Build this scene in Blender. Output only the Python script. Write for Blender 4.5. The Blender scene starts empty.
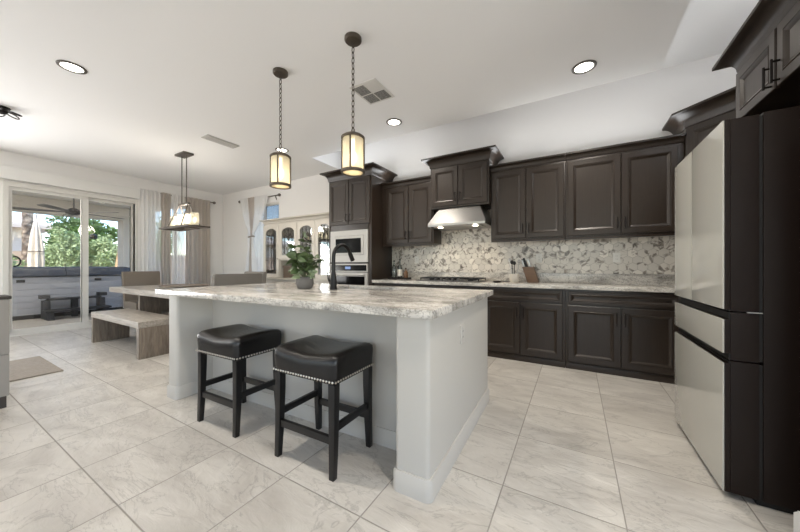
import bpy, bmesh, math, random
from mathutils import Vector, Matrix, noise
R = random.Random(7)
PI = math.pi
scene = bpy.context.scene
COL = scene.collection

# ------------------------------------------------------------------ camera, world, light, exposure
YAW = math.atan(175 / 300)
cam_d = bpy.data.cameras.new('camera')
cam_d.sensor_width = 36; cam_d.lens = 36 * 300 / 800; cam_d.clip_start = 0.02; cam_d.clip_end = 300
cam = bpy.data.objects.new('camera', cam_d); COL.objects.link(cam)
cam.location = (0, 0, 1.125); cam.rotation_euler = (PI / 2, 0, YAW)
scene.camera = cam

vs = scene.view_settings
vs.view_transform = 'Standard'; vs.look = 'None'; vs.gamma = 1; vs.use_curve_mapping = False
vs.exposure = 0.18

world = bpy.data.worlds.new('sky'); scene.world = world; world.use_nodes = True
wn = world.node_tree; wn.nodes.clear()
sky = wn.nodes.new('ShaderNodeTexSky'); sky.sky_type = 'NISHITA'
sky.sun_disc = False; sky.sun_elevation = math.radians(50); sky.sun_rotation = math.radians(100)
sky.air_density = 1.0; sky.dust_density = 0.4; sky.ozone_density = 2.0
bg = wn.nodes.new('ShaderNodeBackground'); bg.inputs['Strength'].default_value = 0.40
wo = wn.nodes.new('ShaderNodeOutputWorld')
wn.links.new(sky.outputs[0], bg.inputs[0]); wn.links.new(bg.outputs[0], wo.inputs[0])

sd = bpy.data.lights.new('sun', 'SUN'); sd.energy = 5.0; sd.angle = math.radians(0.6); sd.color = (1, .95, .86)
sun = bpy.data.objects.new('sun', sd); COL.objects.link(sun)
sun.rotation_euler = (math.radians(38), math.radians(28), 0)      # from the south, high: lights the yard, not the room

def area(name, loc, rot, sx, sy, power, col=(1, 1, 1)):
    d = bpy.data.lights.new(name, 'AREA'); d.shape = 'RECTANGLE'; d.size = sx; d.size_y = sy; d.energy = power; d.color = col
    o = bpy.data.objects.new(name, d); COL.objects.link(o); o.location = loc; o.rotation_euler = rot
    return o
# area lamps as daylight at window openings out of view; the left opening is added
UP = math.radians(32)          # lamps tilted up so that their light falls straight on the ceiling
area('daylight_front_window', (-5.4, -5.25, 1.35), (PI / 2 + UP, 0, 0), 3.0, 2.2, 20, (1, .97, .92))
area('daylight_front_window', (-0.6, -5.25, 1.35), (PI / 2 + UP, 0, 0), 3.0, 2.2, 14, (1, .97, .92))
area('daylight_right_window', (4.85, -1.2, 1.35), (0, PI / 2 + UP * 1.4, 0), 2.2, 3.4, 110, (.93, .97, 1))
area('left_opening_fill', (-8.65, -.95, 1.25), (0, -PI / 2 - UP * 1.45, 0), 2.4, 2.1, 262, (.99, .985, .98))  # lamp at an added unseen opening, lighting the dining side from the left

# added lamps without fixtures above the wall cabinets, brightening the raised ceiling pocket
area('pocket_fill', (-.05, 4.11, 2.48), (PI + math.radians(25), 0, 0), 1.9, .10, 4.2, (.97, .99, 1))
area('pocket_fill', (-2.25, 4.11, 2.48), (PI + math.radians(25), 0, 0), .8, .10, 2.6, (.97, .99, 1))
area('pocket_fill', (-3.2, 4.05, 2.76), (PI + math.radians(25), 0, 0), .7, .10, 2.6, (.92, .96, 1))
area('patio_fill', (-8.9, 1.8, 2.88), (0, 0, 0), .9, 1.6, 24, (1, .94, .84))  # added unseen lamp under the patio ceiling, brightening the patio
area('pocket_fill', (1.25, 2.4, 2.56), (PI, .65, 0), .06, .8, 11, (.92, .96, 1))  # added lamp without fixture over the fridge cabinet, brightening the pocket

# ------------------------------------------------------------------ helpers
def tag(o, label=None, cat=None, group=None, kind=None):
    if label: o['label'] = label
    if cat: o['category'] = cat
    if group: o['group'] = group
    if kind: o['kind'] = kind
    return o

def thing(name, label, cat, loc=(0, 0, 0), rz=0, group=None):
    o = bpy.data.objects.new(name, None); COL.objects.link(o)
    o.location = loc; o.rotation_euler = (0, 0, rz); o.empty_display_size = .1
    return tag(o, label, cat, group)

class MB:
    """collects geometry for ONE mesh object"""
    def __init__(s): s.bm = bmesh.new()
    def box(s, x0, x1, y0, y1, z0, z1, M=None, bev=0):
        vs_ = [s.bm.verts.new((x, y, z)) for z in (z0, z1) for y in (y0, y1) for x in (x0, x1)]
        fs = [s.bm.faces.new([vs_[i] for i in f]) for f in ((0, 2, 3, 1), (4, 5, 7, 6), (0, 1, 5, 4), (2, 6, 7, 3), (0, 4, 6, 2), (1, 3, 7, 5))]
        if M is not None: bmesh.ops.transform(s.bm, matrix=M, verts=vs_)
        if bev:
            es = list({e for f in fs for e in f.edges})
            bmesh.ops.bevel(s.bm, geom=es, offset=bev, segments=2, affect='EDGES', profile=.7)
        return s
    def rings(s, rings, cap0=True, cap1=True, closed=True):
        vr = [[s.bm.verts.new(p) for p in r] for r in rings]
        n = len(rings[0])
        for a, b in zip(vr, vr[1:]):
            for i in range(n if closed else n - 1):
                j = (i + 1) % n
                try: s.bm.faces.new((a[i], a[j], b[j], b[i]))
                except ValueError: pass
        if cap0: s.bm.faces.new(vr[0][::-1])
        if cap1: s.bm.faces.new(vr[-1])
        return vr
    def lathe(s, c, prof, n=24, M=None, cap=True):
        rs = [[(c[0] + r * math.cos(2 * PI * i / n), c[1] + r * math.sin(2 * PI * i / n), c[2] + z) for i in range(n)] for r, z in prof]
        if M is not None: rs = [[tuple(M @ Vector(p)) for p in r] for r in rs]
        s.rings(rs, cap, cap); return s
    def cyl(s, p0, p1, r0, r1=None, n=16):
        return s.tube([p0, p1], r0 if r1 is None else [r0, r1], n)
    def tube(s, pts, r, n=10, closed=False):
        P = [Vector(p) for p in pts]; m = len(P)
        rr = r if isinstance(r, (list, tuple)) else [r] * m
        T = []
        for i in range(m):
            if closed: t = P[(i + 1) % m] - P[i - 1]
            else: t = P[min(i + 1, m - 1)] - P[max(i - 1, 0)]
            T.append(t.normalized())
        up = Vector((0, 0, 1)) if abs(T[0].z) < .9 else Vector((1, 0, 0))
        u = (up - T[0] * up.dot(T[0])).normalized()
        rings = []
        for i in range(m):
            u = (u - T[i] * u.dot(T[i])).normalized(); v = T[i].cross(u)
            rings.append([tuple(P[i] + (u * math.cos(2 * PI * k / n) + v * math.sin(2 * PI * k / n)) * rr[i]) for k in range(n)])
        if closed: rings.append(rings[0])
        s.rings(rings, not closed, not closed); return s
    def prism(s, poly, z0, z1, M=None):
        a = [Vector((x, y, z0)) for x, y in poly]; b = [Vector((x, y, z1)) for x, y in poly]
        if M is not None: a = [M @ p for p in a]; b = [M @ p for p in b]
        s.rings([a, b]); return s
    def quad(s, *p):
        s.bm.faces.new([s.bm.verts.new(q) for q in p]); return s
    def sphere(s, c, r, n=12, m=8, sc=(1, 1, 1)):
        vsb = bmesh.ops.create_uvsphere(s.bm, u_segments=n, v_segments=m, radius=r)['verts']
        for v in vsb: v.co = Vector((v.co.x * sc[0] + c[0], v.co.y * sc[1] + c[1], v.co.z * sc[2] + c[2]))
        return s
    def build(s, name, mat, parent=None, smooth=True, bevel=0, ang=35, label=None):
        bm = s.bm
        bmesh.ops.remove_doubles(bm, verts=bm.verts, dist=1e-5)
        bmesh.ops.recalc_face_normals(bm, faces=bm.faces)
        if bevel:
            es = [e for e in bm.edges if len(e.link_faces) == 2 and e.calc_face_angle(0) > .6]
            if es: bmesh.ops.bevel(bm, geom=es, offset=bevel, segments=2, affect='EDGES', profile=.7)
        me = bpy.data.meshes.new(name); 
        if smooth:
            for f in bm.faces: f.smooth = True
            for e in bm.edges:
                if len(e.link_faces) == 2 and e.calc_face_angle(0) > math.radians(ang): e.smooth = False
        bm.to_mesh(me); bm.free()
        o = bpy.data.objects.new(name, me); COL.objects.link(o)
        if mat: me.materials.append(mat)
        if parent: o.parent = parent
        if label: o['label'] = label
        return o

def bx(name, mat, parent, *b, bevel=0, label=None):
    m = MB(); m.box(*b); return m.build(name, mat, parent, bevel=bevel, label=label)

def copy_tree(o, parent=None):
    c = o.copy(); COL.objects.link(c)
    if parent: c.parent = parent
    for ch in list(o.children): copy_tree(ch, c)
    return c

# ------------------------------------------------------------------ materials
def newmat(name):
    m = bpy.data.materials.new(name); m.use_nodes = True
    nt = m.node_tree; b = nt.nodes['Principled BSDF']
    return m, nt, b
def N(nt, t, **kw):
    n = nt.nodes.new(t)
    for k, v in kw.items():
        if k in n.inputs: n.inputs[k].default_value = v
        else: setattr(n, k, v)
    return n
def srgb(r, g, b):
    f = lambda c: (c / 255 / 12.92) if c <= 10.3 else ((c / 255 + .055) / 1.055) ** 2.4
    return (f(r), f(g), f(b), 1)
def plain(name, col, rough=.5, metal=0, spec=.5, bump=0, bscale=200, var=0, vscale=4, coat=0):
    m, nt, b = newmat(name)
    b.inputs['Base Color'].default_value = col; b.inputs['Roughness'].default_value = rough
    b.inputs['Metallic'].default_value = metal; b.inputs['Specular IOR Level'].default_value = spec
    b.inputs['Coat Weight'].default_value = coat
    tc = N(nt, 'ShaderNodeTexCoord')
    if var:
        nz = N(nt, 'ShaderNodeTexNoise', Scale=vscale, Detail=5.0)
        nt.links.new(tc.outputs['Object'], nz.inputs['Vector'])
        rp = N(nt, 'ShaderNodeMapRange'); rp.inputs['To Min'].default_value = 1 - var; rp.inputs['To Max'].default_value = 1 + var
        nt.links.new(nz.outputs['Fac'], rp.inputs['Value'])
        mx = N(nt, 'ShaderNodeMix', data_type='RGBA', blend_type='MULTIPLY'); mx.inputs['Factor'].default_value = 1
        mx.inputs['A'].default_value = col
        nt.links.new(rp.outputs['Result'], mx.inputs['B']); nt.links.new(mx.outputs['Result'], b.inputs['Base Color'])
    if bump:
        nb = N(nt, 'ShaderNodeTexNoise', Scale=bscale, Detail=3.0)
        nt.links.new(tc.outputs['Object'], nb.inputs['Vector'])
        bp = N(nt, 'ShaderNodeBump', Strength=bump, Distance=.01)
        nt.links.new(nb.outputs['Fac'], bp.inputs['Height']); nt.links.new(bp.outputs['Normal'], b.inputs['Normal'])
    return m
def emit(name, col, strength, base=(.8, .8, .8, 1)):
    m, nt, b = newmat(name); b.inputs['Base Color'].default_value = base
    b.inputs['Emission Color'].default_value = col; b.inputs['Emission Strength'].default_value = strength
    return m
def wood(name, c0, c1, rough=.5, scale=6, stretch=(1, 12, 12), bump=.15):
    m, nt, b = newmat(name); tc = N(nt, 'ShaderNodeTexCoord')
    mp = N(nt, 'ShaderNodeMapping'); mp.inputs['Scale'].default_value = stretch
    nz = N(nt, 'ShaderNodeTexNoise', Scale=scale, Detail=6.0, Roughness=.6, Distortion=.6)
    cr = N(nt, 'ShaderNodeValToRGB'); cr.color_ramp.elements[0].position = .3; cr.color_ramp.elements[1].position = .7
    cr.color_ramp.elements[0].color = c0; cr.color_ramp.elements[1].color = c1
    nt.links.new(tc.outputs['Object'], mp.inputs['Vector']); nt.links.new(mp.outputs['Vector'], nz.inputs['Vector'])
    nt.links.new(nz.outputs['Fac'], cr.inputs['Fac']); nt.links.new(cr.outputs['Color'], b.inputs['Base Color'])
    bp = N(nt, 'ShaderNodeBump', Strength=bump, Distance=.004); nt.links.new(nz.outputs['Fac'], bp.inputs['Height'])
    nt.links.new(bp.outputs['Normal'], b.inputs['Normal'])
    b.inputs['Roughness'].default_value = rough
    return m
def granite(name, base, dark, rough=.16):
    m, nt, b = newmat(name); tc = N(nt, 'ShaderNodeTexCoord')
    L = nt.links.new
    mp = N(nt, 'ShaderNodeMapping'); mp.inputs['Scale'].default_value = (1, 2.6, 2.6); mp.inputs['Rotation'].default_value = (0, 0, .3)
    L(tc.outputs['Object'], mp.inputs['Vector'])
    n1 = N(nt, 'ShaderNodeTexNoise', Scale=1.7, Detail=8.0, Roughness=.62, Distortion=1.3)     # drifting grey clouds
    n2 = N(nt, 'ShaderNodeTexNoise', Scale=2.6, Detail=9.0, Roughness=.7, Distortion=1.8)      # ragged dark veins
    n3 = N(nt, 'ShaderNodeTexNoise', Scale=85.0, Detail=3.0, Roughness=.7)                     # crystals
    L(mp.outputs['Vector'], n1.inputs['Vector']); L(mp.outputs['Vector'], n2.inputs['Vector']); L(tc.outputs['Object'], n3.inputs['Vector'])
    r1 = N(nt, 'ShaderNodeValToRGB'); e = r1.color_ramp.elements
    mid = tuple(.5 * base[i] + .5 * dark[i] for i in range(3)) + (1,)
    e[0].position = .38; e[0].color = mid; e[1].position = .54; e[1].color = base
    L(n1.outputs['Fac'], r1.inputs['Fac'])
    sb = N(nt, 'ShaderNodeMath', operation='SUBTRACT'); sb.inputs[1].default_value = .5; L(n2.outputs['Fac'], sb.inputs[0])
    ab = N(nt, 'ShaderNodeMath', operation='ABSOLUTE'); L(sb.outputs[0], ab.inputs[0])
    r2 = N(nt, 'ShaderNodeValToRGB'); e = r2.color_ramp.elements
    e[0].position = .0; e[0].color = (.38, .37, .35, 1); e[1].position = .03; e[1].color = (1, 1, 1, 1)
    L(ab.outputs[0], r2.inputs['Fac'])
    r3 = N(nt, 'ShaderNodeValToRGB'); e = r3.color_ramp.elements
    e[0].position = .38; e[0].color = (.5, .49, .48, 1); e[1].position = .48; e[1].color = (1, 1, 1, 1)
    L(n3.outputs['Fac'], r3.inputs['Fac'])
    m1 = N(nt, 'ShaderNodeMix', data_type='RGBA', blend_type='MULTIPLY'); m1.inputs['Factor'].default_value = .8
    m2 = N(nt, 'ShaderNodeMix', data_type='RGBA', blend_type='MULTIPLY'); m2.inputs['Factor'].default_value = .75
    L(r1.outputs['Color'], m1.inputs['A']); L(r2.outputs['Color'], m1.inputs['B'])
    L(m1.outputs['Result'], m2.inputs['A']); L(r3.outputs['Color'], m2.inputs['B'])
    L(m2.outputs['Result'], b.inputs['Base Color']); b.inputs['Roughness'].default_value = rough
    return m
def thin_glass(name, tint=(1, 1, 1, 1), refl=.10, rough=.0):
    m, nt, b = newmat(name); nt.nodes.remove(b)
    t = N(nt, 'ShaderNodeBsdfTransparent', Color=tint); g = N(nt, 'ShaderNodeBsdfGlossy', Roughness=rough)
    fr = N(nt, 'ShaderNodeLayerWeight', Blend=.25)
    mr = N(nt, 'ShaderNodeMapRange'); mr.inputs['To Min'].default_value = refl; mr.inputs['To Max'].default_value = .9
    nt.links.new(fr.outputs['Fresnel'], mr.inputs['Value'])
    mx = N(nt, 'ShaderNodeMixShader'); nt.links.new(mr.outputs['Result'], mx.inputs['Fac'])
    nt.links.new(t.outputs[0], mx.inputs[1]); nt.links.new(g.outputs[0], mx.inputs[2])
    nt.links.new(mx.outputs[0], nt.nodes['Material Output'].inputs[0])
    return m
def cloth(name, col, trans=.5, see=.0, var=.06):
    m, nt, b = newmat(name); nt.nodes.remove(b)
    d = N(nt, 'ShaderNodeBsdfDiffuse', Color=col); t = N(nt, 'ShaderNodeBsdfTranslucent', Color=col)
    mx = N(nt, 'ShaderNodeMixShader', Fac=trans); nt.links.new(d.outputs[0], mx.inputs[1]); nt.links.new(t.outputs[0], mx.inputs[2])
    p = N(nt, 'ShaderNodeBsdfTransparent'); m2 = N(nt, 'ShaderNodeMixShader', Fac=see)
    nt.links.new(mx.outputs[0], m2.inputs[1]); nt.links.new(p.outputs[0], m2.inputs[2])
    nt.links.new(m2.outputs[0], nt.nodes['Material Output'].inputs[0])
    return m

def floor_material():
    m, nt, b = newmat('marble_porcelain_tile'); tc = N(nt, 'ShaderNodeTexCoord'); L = nt.links.new
    sep = N(nt, 'ShaderNodeSeparateXYZ'); L(tc.outputs['Object'], sep.inputs[0])
    def math_(op, a, bb=None, v=None):
        n = N(nt, 'ShaderNodeMath', operation=op)
        if isinstance(a, (int, float)): n.inputs[0].default_value = a
        else: L(a, n.inputs[0])
        if bb is not None:
            if isinstance(bb, (int, float)): n.inputs[1].default_value = bb
            else: L(bb, n.inputs[1])
        return n.outputs[0]
    SX, SY, X0, Y0 = .512, .523, -.32, .55
    u = math_('DIVIDE', math_('SUBTRACT', sep.outputs['X'], X0), SX); v = math_('DIVIDE', math_('SUBTRACT', sep.outputs['Y'], Y0), SY)
    fu = math_('FRACT', u); fv = math_('FRACT', v); iu = math_('FLOOR', u); iv = math_('FLOOR', v)
    du = math_('MULTIPLY', math_('MINIMUM', fu, math_('SUBTRACT', 1, fu)), SX); dv = math_('MULTIPLY', math_('MINIMUM', fv, math_('SUBTRACT', 1, fv)), SY)
    dist = math_('MINIMUM', du, dv)
    gr = N(nt, 'ShaderNodeMapRange'); gr.inputs['From Min'].default_value = .0018; gr.inputs['From Max'].default_value = .0042; L(dist, gr.inputs['Value'])
    cmb = N(nt, 'ShaderNodeCombineXYZ'); L(iu, cmb.inputs[0]); L(iv, cmb.inputs[1])
    wn_ = N(nt, 'ShaderNodeTexWhiteNoise', noise_dimensions='3D'); L(cmb.outputs[0], wn_.inputs['Vector'])
    off = N(nt, 'ShaderNodeVectorMath', operation='SCALE'); off.inputs['Scale'].default_value = 9.0; L(wn_.outputs['Color'], off.inputs[0])
    pos = N(nt, 'ShaderNodeVectorMath', operation='ADD'); L(tc.outputs['Object'], pos.inputs[0]); L(off.outputs[0], pos.inputs[1])
    mp = N(nt, 'ShaderNodeMapping'); mp.inputs['Rotation'].default_value = (0, 0, .6); mp.inputs['Scale'].default_value = (1, 2.4, 1); L(pos.outputs[0], mp.inputs['Vector'])
    n1 = N(nt, 'ShaderNodeTexNoise', Scale=1.7, Detail=8.0, Roughness=.6, Distortion=.7); L(mp.outputs[0], n1.inputs['Vector'])
    n2 = N(nt, 'ShaderNodeTexNoise', Scale=1.9, Detail=7.0, Roughness=.62, Distortion=1.2); L(mp.outputs[0], n2.inputs['Vector'])
    c1 = N(nt, 'ShaderNodeValToRGB'); e = c1.color_ramp.elements
    e[0].position = .3; e[0].color = srgb(170, 165, 158); e[1].position = .66; e[1].color = srgb(203, 199, 192); L(n1.outputs['Fac'], c1.inputs['Fac'])
    vein = math_('ABSOLUTE', math_('SUBTRACT', n2.outputs['Fac'], .5))
    vr = N(nt, 'ShaderNodeMapRange'); vr.inputs['From Max'].default_value = .016; vr.inputs['To Min'].default_value = .76; L(vein, vr.inputs['Value'])
    mv = N(nt, 'ShaderNodeMix', data_type='RGBA', blend_type='MULTIPLY'); mv.inputs['Factor'].default_value = 1
    L(c1.outputs['Color'], mv.inputs['A']); L(vr.outputs['Result'], mv.inputs['B'])
    mg = N(nt, 'ShaderNodeMix', data_type='RGBA'); mg.inputs['A'].default_value = srgb(150, 145, 138)
    L(gr.outputs['Result'], mg.inputs['Factor']); L(mv.outputs['Result'], mg.inputs['B'])
    L(mg.outputs['Result'], b.inputs['Base Color'])
    rr = N(nt, 'ShaderNodeMapRange'); rr.inputs['To Min'].default_value = .8; rr.inputs['To Max'].default_value = .31; L(gr.outputs['Result'], rr.inputs['Value']); L(rr.outputs['Result'], b.inputs['Roughness'])
    n3 = N(nt, 'ShaderNodeTexNoise', Scale=6.5, Detail=5.0, Roughness=.55, Distortion=1.0); L(mp.outputs[0], n3.inputs['Vector'])
    h = math_('ADD', math_('MULTIPLY', n3.outputs['Fac'], .9), math_('MULTIPLY', gr.outputs['Result'], .35))
    bp = N(nt, 'ShaderNodeBump', Strength=.7, Distance=.009); L(h, bp.inputs['Height']); L(bp.outputs['Normal'], b.inputs['Normal'])
    return m

def hex_material():
    m, nt, b = newmat('hex_marble_mosaic'); L = nt.links.new
    at = N(nt, 'ShaderNodeAttribute', attribute_name='tile_random'); tc = N(nt, 'ShaderNodeTexCoord')
    off = N(nt, 'ShaderNodeVectorMath', operation='SCALE'); off.inputs['Scale'].default_value = 30.0; L(at.outputs['Color'], off.inputs[0])
    pos = N(nt, 'ShaderNodeVectorMath', operation='ADD'); L(tc.outputs['Object'], pos.inputs[0]); L(off.outputs[0], pos.inputs[1])
    n1 = N(nt, 'ShaderNodeTexNoise', Scale=9.0, Detail=4.0, Roughness=.55, Distortion=1.2); L(pos.outputs[0], n1.inputs['Vector'])
    cr = N(nt, 'ShaderNodeValToRGB'); e = cr.color_ramp.elements
    e[0].position = .30; e[0].color = srgb(105, 98, 92); e[1].position = .475; e[1].color = srgb(234, 228, 218)
    x = e.new(.42); x.color = srgb(178, 170, 160)
    L(n1.outputs['Fac'], cr.inputs['Fac'])
    mr = N(nt, 'ShaderNodeMapRange'); mr.inputs['To Min'].default_value = .82; mr.inputs['To Max'].default_value = 1.03
    sp = N(nt, 'ShaderNodeSeparateColor'); L(at.outputs['Color'], sp.inputs[0]); L(sp.outputs[2], mr.inputs['Value'])
    mx = N(nt, 'ShaderNodeMix', data_type='RGBA', blend_type='MULTIPLY'); mx.inputs['Factor'].default_value = 1
    L(cr.outputs['Color'], mx.inputs['A']); L(mr.outputs['Result'], mx.inputs['B']); L(mx.outputs['Result'], b.inputs['Base Color'])
    b.inputs['Roughness'].default_value = .25
    return m

M = {}
M['wall'] = plain('wall_paint', srgb(232, 230, 228), .75, bump=.04, bscale=90)
M['ceiling'] = plain('ceiling_paint', srgb(240, 239, 238), .85, bump=.05, bscale=60)
M['white'] = plain('white_trim_paint', srgb(224, 223, 220), .4)
M['floor'] = floor_material()
M['cab'] = wood('espresso_stained_wood', srgb(39, 30, 23), srgb(48, 38, 30), .36, 5, (14, 14, 1), .04)
M['cabin'] = plain('espresso_carcass', srgb(54, 45, 40), .5)
M['bronze'] = plain('oil_rubbed_bronze', srgb(32, 27, 25), .38, .6)
M['black'] = plain('matte_black_metal', srgb(22, 21, 21), .35, .3)
M['island'] = plain('island_shaded_paint', srgb(190, 186, 179), .6, bump=.03, bscale=90)  # wall paint darkened: the island's weaker light is put into the colour
M['granite'] = granite('light_granite', srgb(216, 211, 203), srgb(86, 81, 76))
M['hex'] = hex_material()
M['grout'] = plain('grey_grout', srgb(172, 166, 156), .9)
M['steel'] = plain('brushed_stainless', srgb(176, 174, 171), .32, 1.0)
M['steel_light'] = plain('satin_stainless_trim', srgb(178, 176, 172), .5, .2)
M['darkglass'] = plain('black_oven_glass', srgb(12, 12, 13), .1, 0, .12)
M['fridge_panel'] = plain('greige_glass_panel', srgb(184, 182, 174), .08, 0, .5, coat=.4)
M['fridge_side'] = plain('dark_bronze_steel', srgb(26, 17, 13), .42, .0, .25)
M['fridge_gap'] = plain('black_plastic', srgb(12, 11, 11), .5)
M['leather'] = plain('black_bonded_leather', srgb(13, 11, 11), .27, 0, .5, bump=.12, bscale=160)
M['espresso'] = plain('black_stained_stool_wood', srgb(14, 12, 12), .36, 0, .5)
M['nail'] = plain('pewter_nailheads', srgb(190, 184, 175), .3, .9)
M['plastic'] = plain('white_outlet_plastic', srgb(228, 226, 220), .4)
M['slot'] = plain('outlet_slot', srgb(60, 58, 55), .6)

# ------------------------------------------------------------------ room shell
CZ = 2.95           # main ceiling
XF, XR, YB, YN, XE = -7.8, 1.58, 4.36, -4.5, 4.0      # far wall, right kitchen wall, range wall, wall behind camera, right outer wall
def struct(name, mb, mat, parent=None, **k):
    o = mb.build(name, mat, parent, **k)
    if parent is None: o['kind'] = 'structure'
    return o
m = MB(); m.box(XF, XE, YN, YB, -.06, 0); struct('floor', m, M['floor'])
# ceiling: slab with the raised pocket over the kitchen wall cabinets (x -3.84..1.58, y 3.63..4.36 and x .684..1.58, y 1.92..)
PX, PY, PXR, PZ = -3.84, 3.63, .684, 3.32
m = MB()
m.box(XF, PX, YN, YB, CZ, CZ + .1); m.box(PX, PXR, YN, PY, CZ, CZ + .1); m.box(PXR, XE, YN, 1.92, CZ, CZ + .1)
m.box(PX, XR, PY, YB, PZ, PZ + .1); m.box(PXR, XR, 1.92, PY, PZ, PZ + .1)
m.box(PX - .05, PX, PY, YB, CZ + .1, PZ + .1); m.box(PX, PXR, PY - .05, PY, CZ + .1, PZ + .1); m.box(PXR - .05, PXR, 1.92, PY - .05, CZ + .1, PZ + .1); m.box(PXR - .05, XR, 1.87, 1.92, CZ + .1, PZ + .1)
struct('ceiling', m, M['ceiling'], smooth=False)
# range wall with the curtained window
WX0, WX1, WZ0, WZ1 = -6.75, -5.62, .95, 2.55
m = MB()
m.box(XF - .15, WX0, YB, YB + .15, 0, PZ + .1); m.box(WX1, XE, YB, YB + .15, 0, PZ + .1)
m.box(WX0, WX1, YB, YB + .15, 0, WZ0); m.box(WX0, WX1, YB, YB + .15, WZ1, PZ + .1)
struct('wall_back', m, M['wall'], smooth=False)
# far wall with patio door, curtained window and an unseen opening added for the left lamp
DY0, DY1, DZ = .93, 2.62, 2.47
m = MB()
m.box(XF - .15, XF, YN, -2.0, 0, CZ + .1); m.box(XF - .15, XF, -2.0, .05, 2.55, CZ + .1); m.box(XF - .15, XF, -2.0, .05, 0, .15); m.box(XF - .15, XF, .05, DY0, 0, CZ + .1)
m.box(XF - .15, XF, DY0, DY1, DZ, CZ + .1); m.box(XF - .15, XF, DY1, 2.75, 0, CZ + .1)
m.box(XF - .15, XF, 2.75, 3.9, 2.5, CZ + .1); m.box(XF - .15, XF, 2.75, 3.9, 0, .3); m.box(XF - .15, XF, 3.9, YB, 0, CZ + .1)
struct('wall_left', m, M['wall'], smooth=False)
m = MB()
m.box(XR, XR + .12, 1.92, YB, 0, PZ + .1)
m.box(.812, XR + .12, 1.80, 1.92, 0, CZ)
m.box(XR + .12, XE, 1.80, 1.92, 0, CZ)
m.box(XE, XE + .12, -3, .6, 0, .4); m.box(XE, XE + .12, -3, .6, 2.6, CZ + .1); m.box(XE, XE + .12, YN, -3, 0, CZ + .1); m.box(XE, XE + .12, .6, 1.92, 0, CZ + .1)
struct('wall_right', m, M['wall'], smooth=False)
m = MB()
m.box(XF, -7.0, YN - .12, YN, 0, CZ + .1); m.box(-7, -3.8, YN - .12, YN, 0, .35); m.box(-7, -3.8, YN - .12, YN, 2.65, CZ + .1); m.box(-3.8, -2.2, YN - .12, YN, 0, CZ + .1)
m.box(-2.2, 1, YN - .12, YN, 0, .35); m.box(-2.2, 1, YN - .12, YN, 2.65, CZ + .1); m.box(1, XE, YN - .12, YN, 0, CZ + .1)
struct('wall_front', m, M['wall'], smooth=False)

def baseboard(name, pts, closed=False, mat=None, h=.1, t=.014):
    """runs along pts (x,y), thickness to the left of the walking direction"""
    P = [Vector((p[0], p[1], 0)) for p in pts]; n = len(P); mb = MB(); rings = []
    prof = [(0, 0), (t, 0), (t, h - .016), (t * .45, h - .004), (t * .45, h), (0, h)]
    for i in range(n):
        d0 = (P[i] - P[i - 1]).normalized() if i > 0 else (P[1] - P[0]).normalized()
        d1 = (P[i + 1] - P[i]).normalized() if i < n - 1 else d0
        n0 = Vector((-d0.y, d0.x, 0)); n1 = Vector((-d1.y, d1.x, 0))
        mi = (n0 + n1).normalized(); k = 1 / max(.3, mi.dot(n0))
        rings.append([tuple(P[i] + mi * (o * k) + Vector((0, 0, z))) for o, z in prof])
    mb.rings(rings)
    return mb.build(name, mat or M['white'])
o = baseboard('baseboard_back', [(-3.6, YB), (XF, YB)][::1]); o['kind'] = 'structure'
o = baseboard('baseboard_left', [(XF, YB), (XF, DY1 + .02)]); o['kind'] = 'structure'
o = baseboard('baseboard_right', [(1.6, 1.80), (.812, 1.80), (.812, 1.92), (.86, 1.92)]); o['kind'] = 'structure'

# window 1 (range wall) and window 2 (far wall behind curtains)
M['glass'] = thin_glass('window_glass', refl=.03)
M['frame'] = plain('vinyl_window_frame', srgb(214, 212, 207), .4)
def window(name, axis, a0, a1, z0, z1, pos, mull=1, rows=0):
    f = MB(); w = .05
    def b(p0, p1, q0, q1, d0=.03, d1=.09):
        if axis == 'x': f.box(p0, p1, pos + d0, pos + d1, q0, q1)
        else: f.box(pos - d1, pos - d0, p0, p1, q0, q1)
    b(a0, a0 + w, z0, z1); b(a1 - w, a1, z0, z1); b(a0 + w, a1 - w, z0, z0 + w); b(a0 + w, a1 - w, z1 - w, z1)
    for k in range(mull):
        c = a0 + (a1 - a0) * (k + 1) / (mull + 1); b(c - .02, c + .02, z0 + w, z1 - w)
    o = struct(name, f, M['frame'])
    g = MB()
    if axis == 'x': g.box(a0 + w, a1 - w, pos + .058, pos + .062, z0 + w, z1 - w)
    else: g.box(pos - .062, pos - .058, a0 + w, a1 - w, z0 + w, z1 - w)
    g.build('window_pane', M['glass'], o)
    return o
window('window_1', 'x', WX0, WX1, WZ0, WZ1, YB)
window('window_2', 'y', 2.75, 3.9, .3, 2.5, XF)
# sliding patio door
d = MB(); x0, x1 = XF - .13, XF + .02
d.box(x0, x1, DY0, DY0 + .055, 0, DZ); d.box(x0, x1, DY1 - .05, DY1, 0, DZ); d.box(x0, x1, DY0 + .055, DY1 - .05, DZ - .07, DZ); d.box(x0, x1, DY0 + .055, DY1 - .05, 0, .035)
door = struct('door_1', d, M['frame'])
for (ya, yb, xx, nm) in ((DY0 + .055, 1.90, XF - .03, 'sliding_panel'), (1.815, DY1 - .05, XF - .08, 'fixed_panel')):
    p = MB(); w = .045 if nm == 'fixed_panel' else .04; za, zb = .035, DZ - .07
    wr = .085
    wl, wrr = (w, wr) if nm == 'sliding_panel' else (.075, w)
    p.box(xx - .02, xx + .02, ya, ya + wl, za, zb); p.box(xx - .02, xx + .02, yb - wrr, yb, za, zb)
    p.box(xx - .02, xx + .02, ya + wl, yb - wrr, za, za + .06); p.box(xx - .02, xx + .02, ya + wl, yb - wrr, zb - .05, zb)
    po = p.build(nm, M['frame'], door)
    bx('glass_pane', M['glass'], po, xx - .003, xx + .003, ya + wl, yb - wrr, za + .06, zb - .05)
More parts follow.
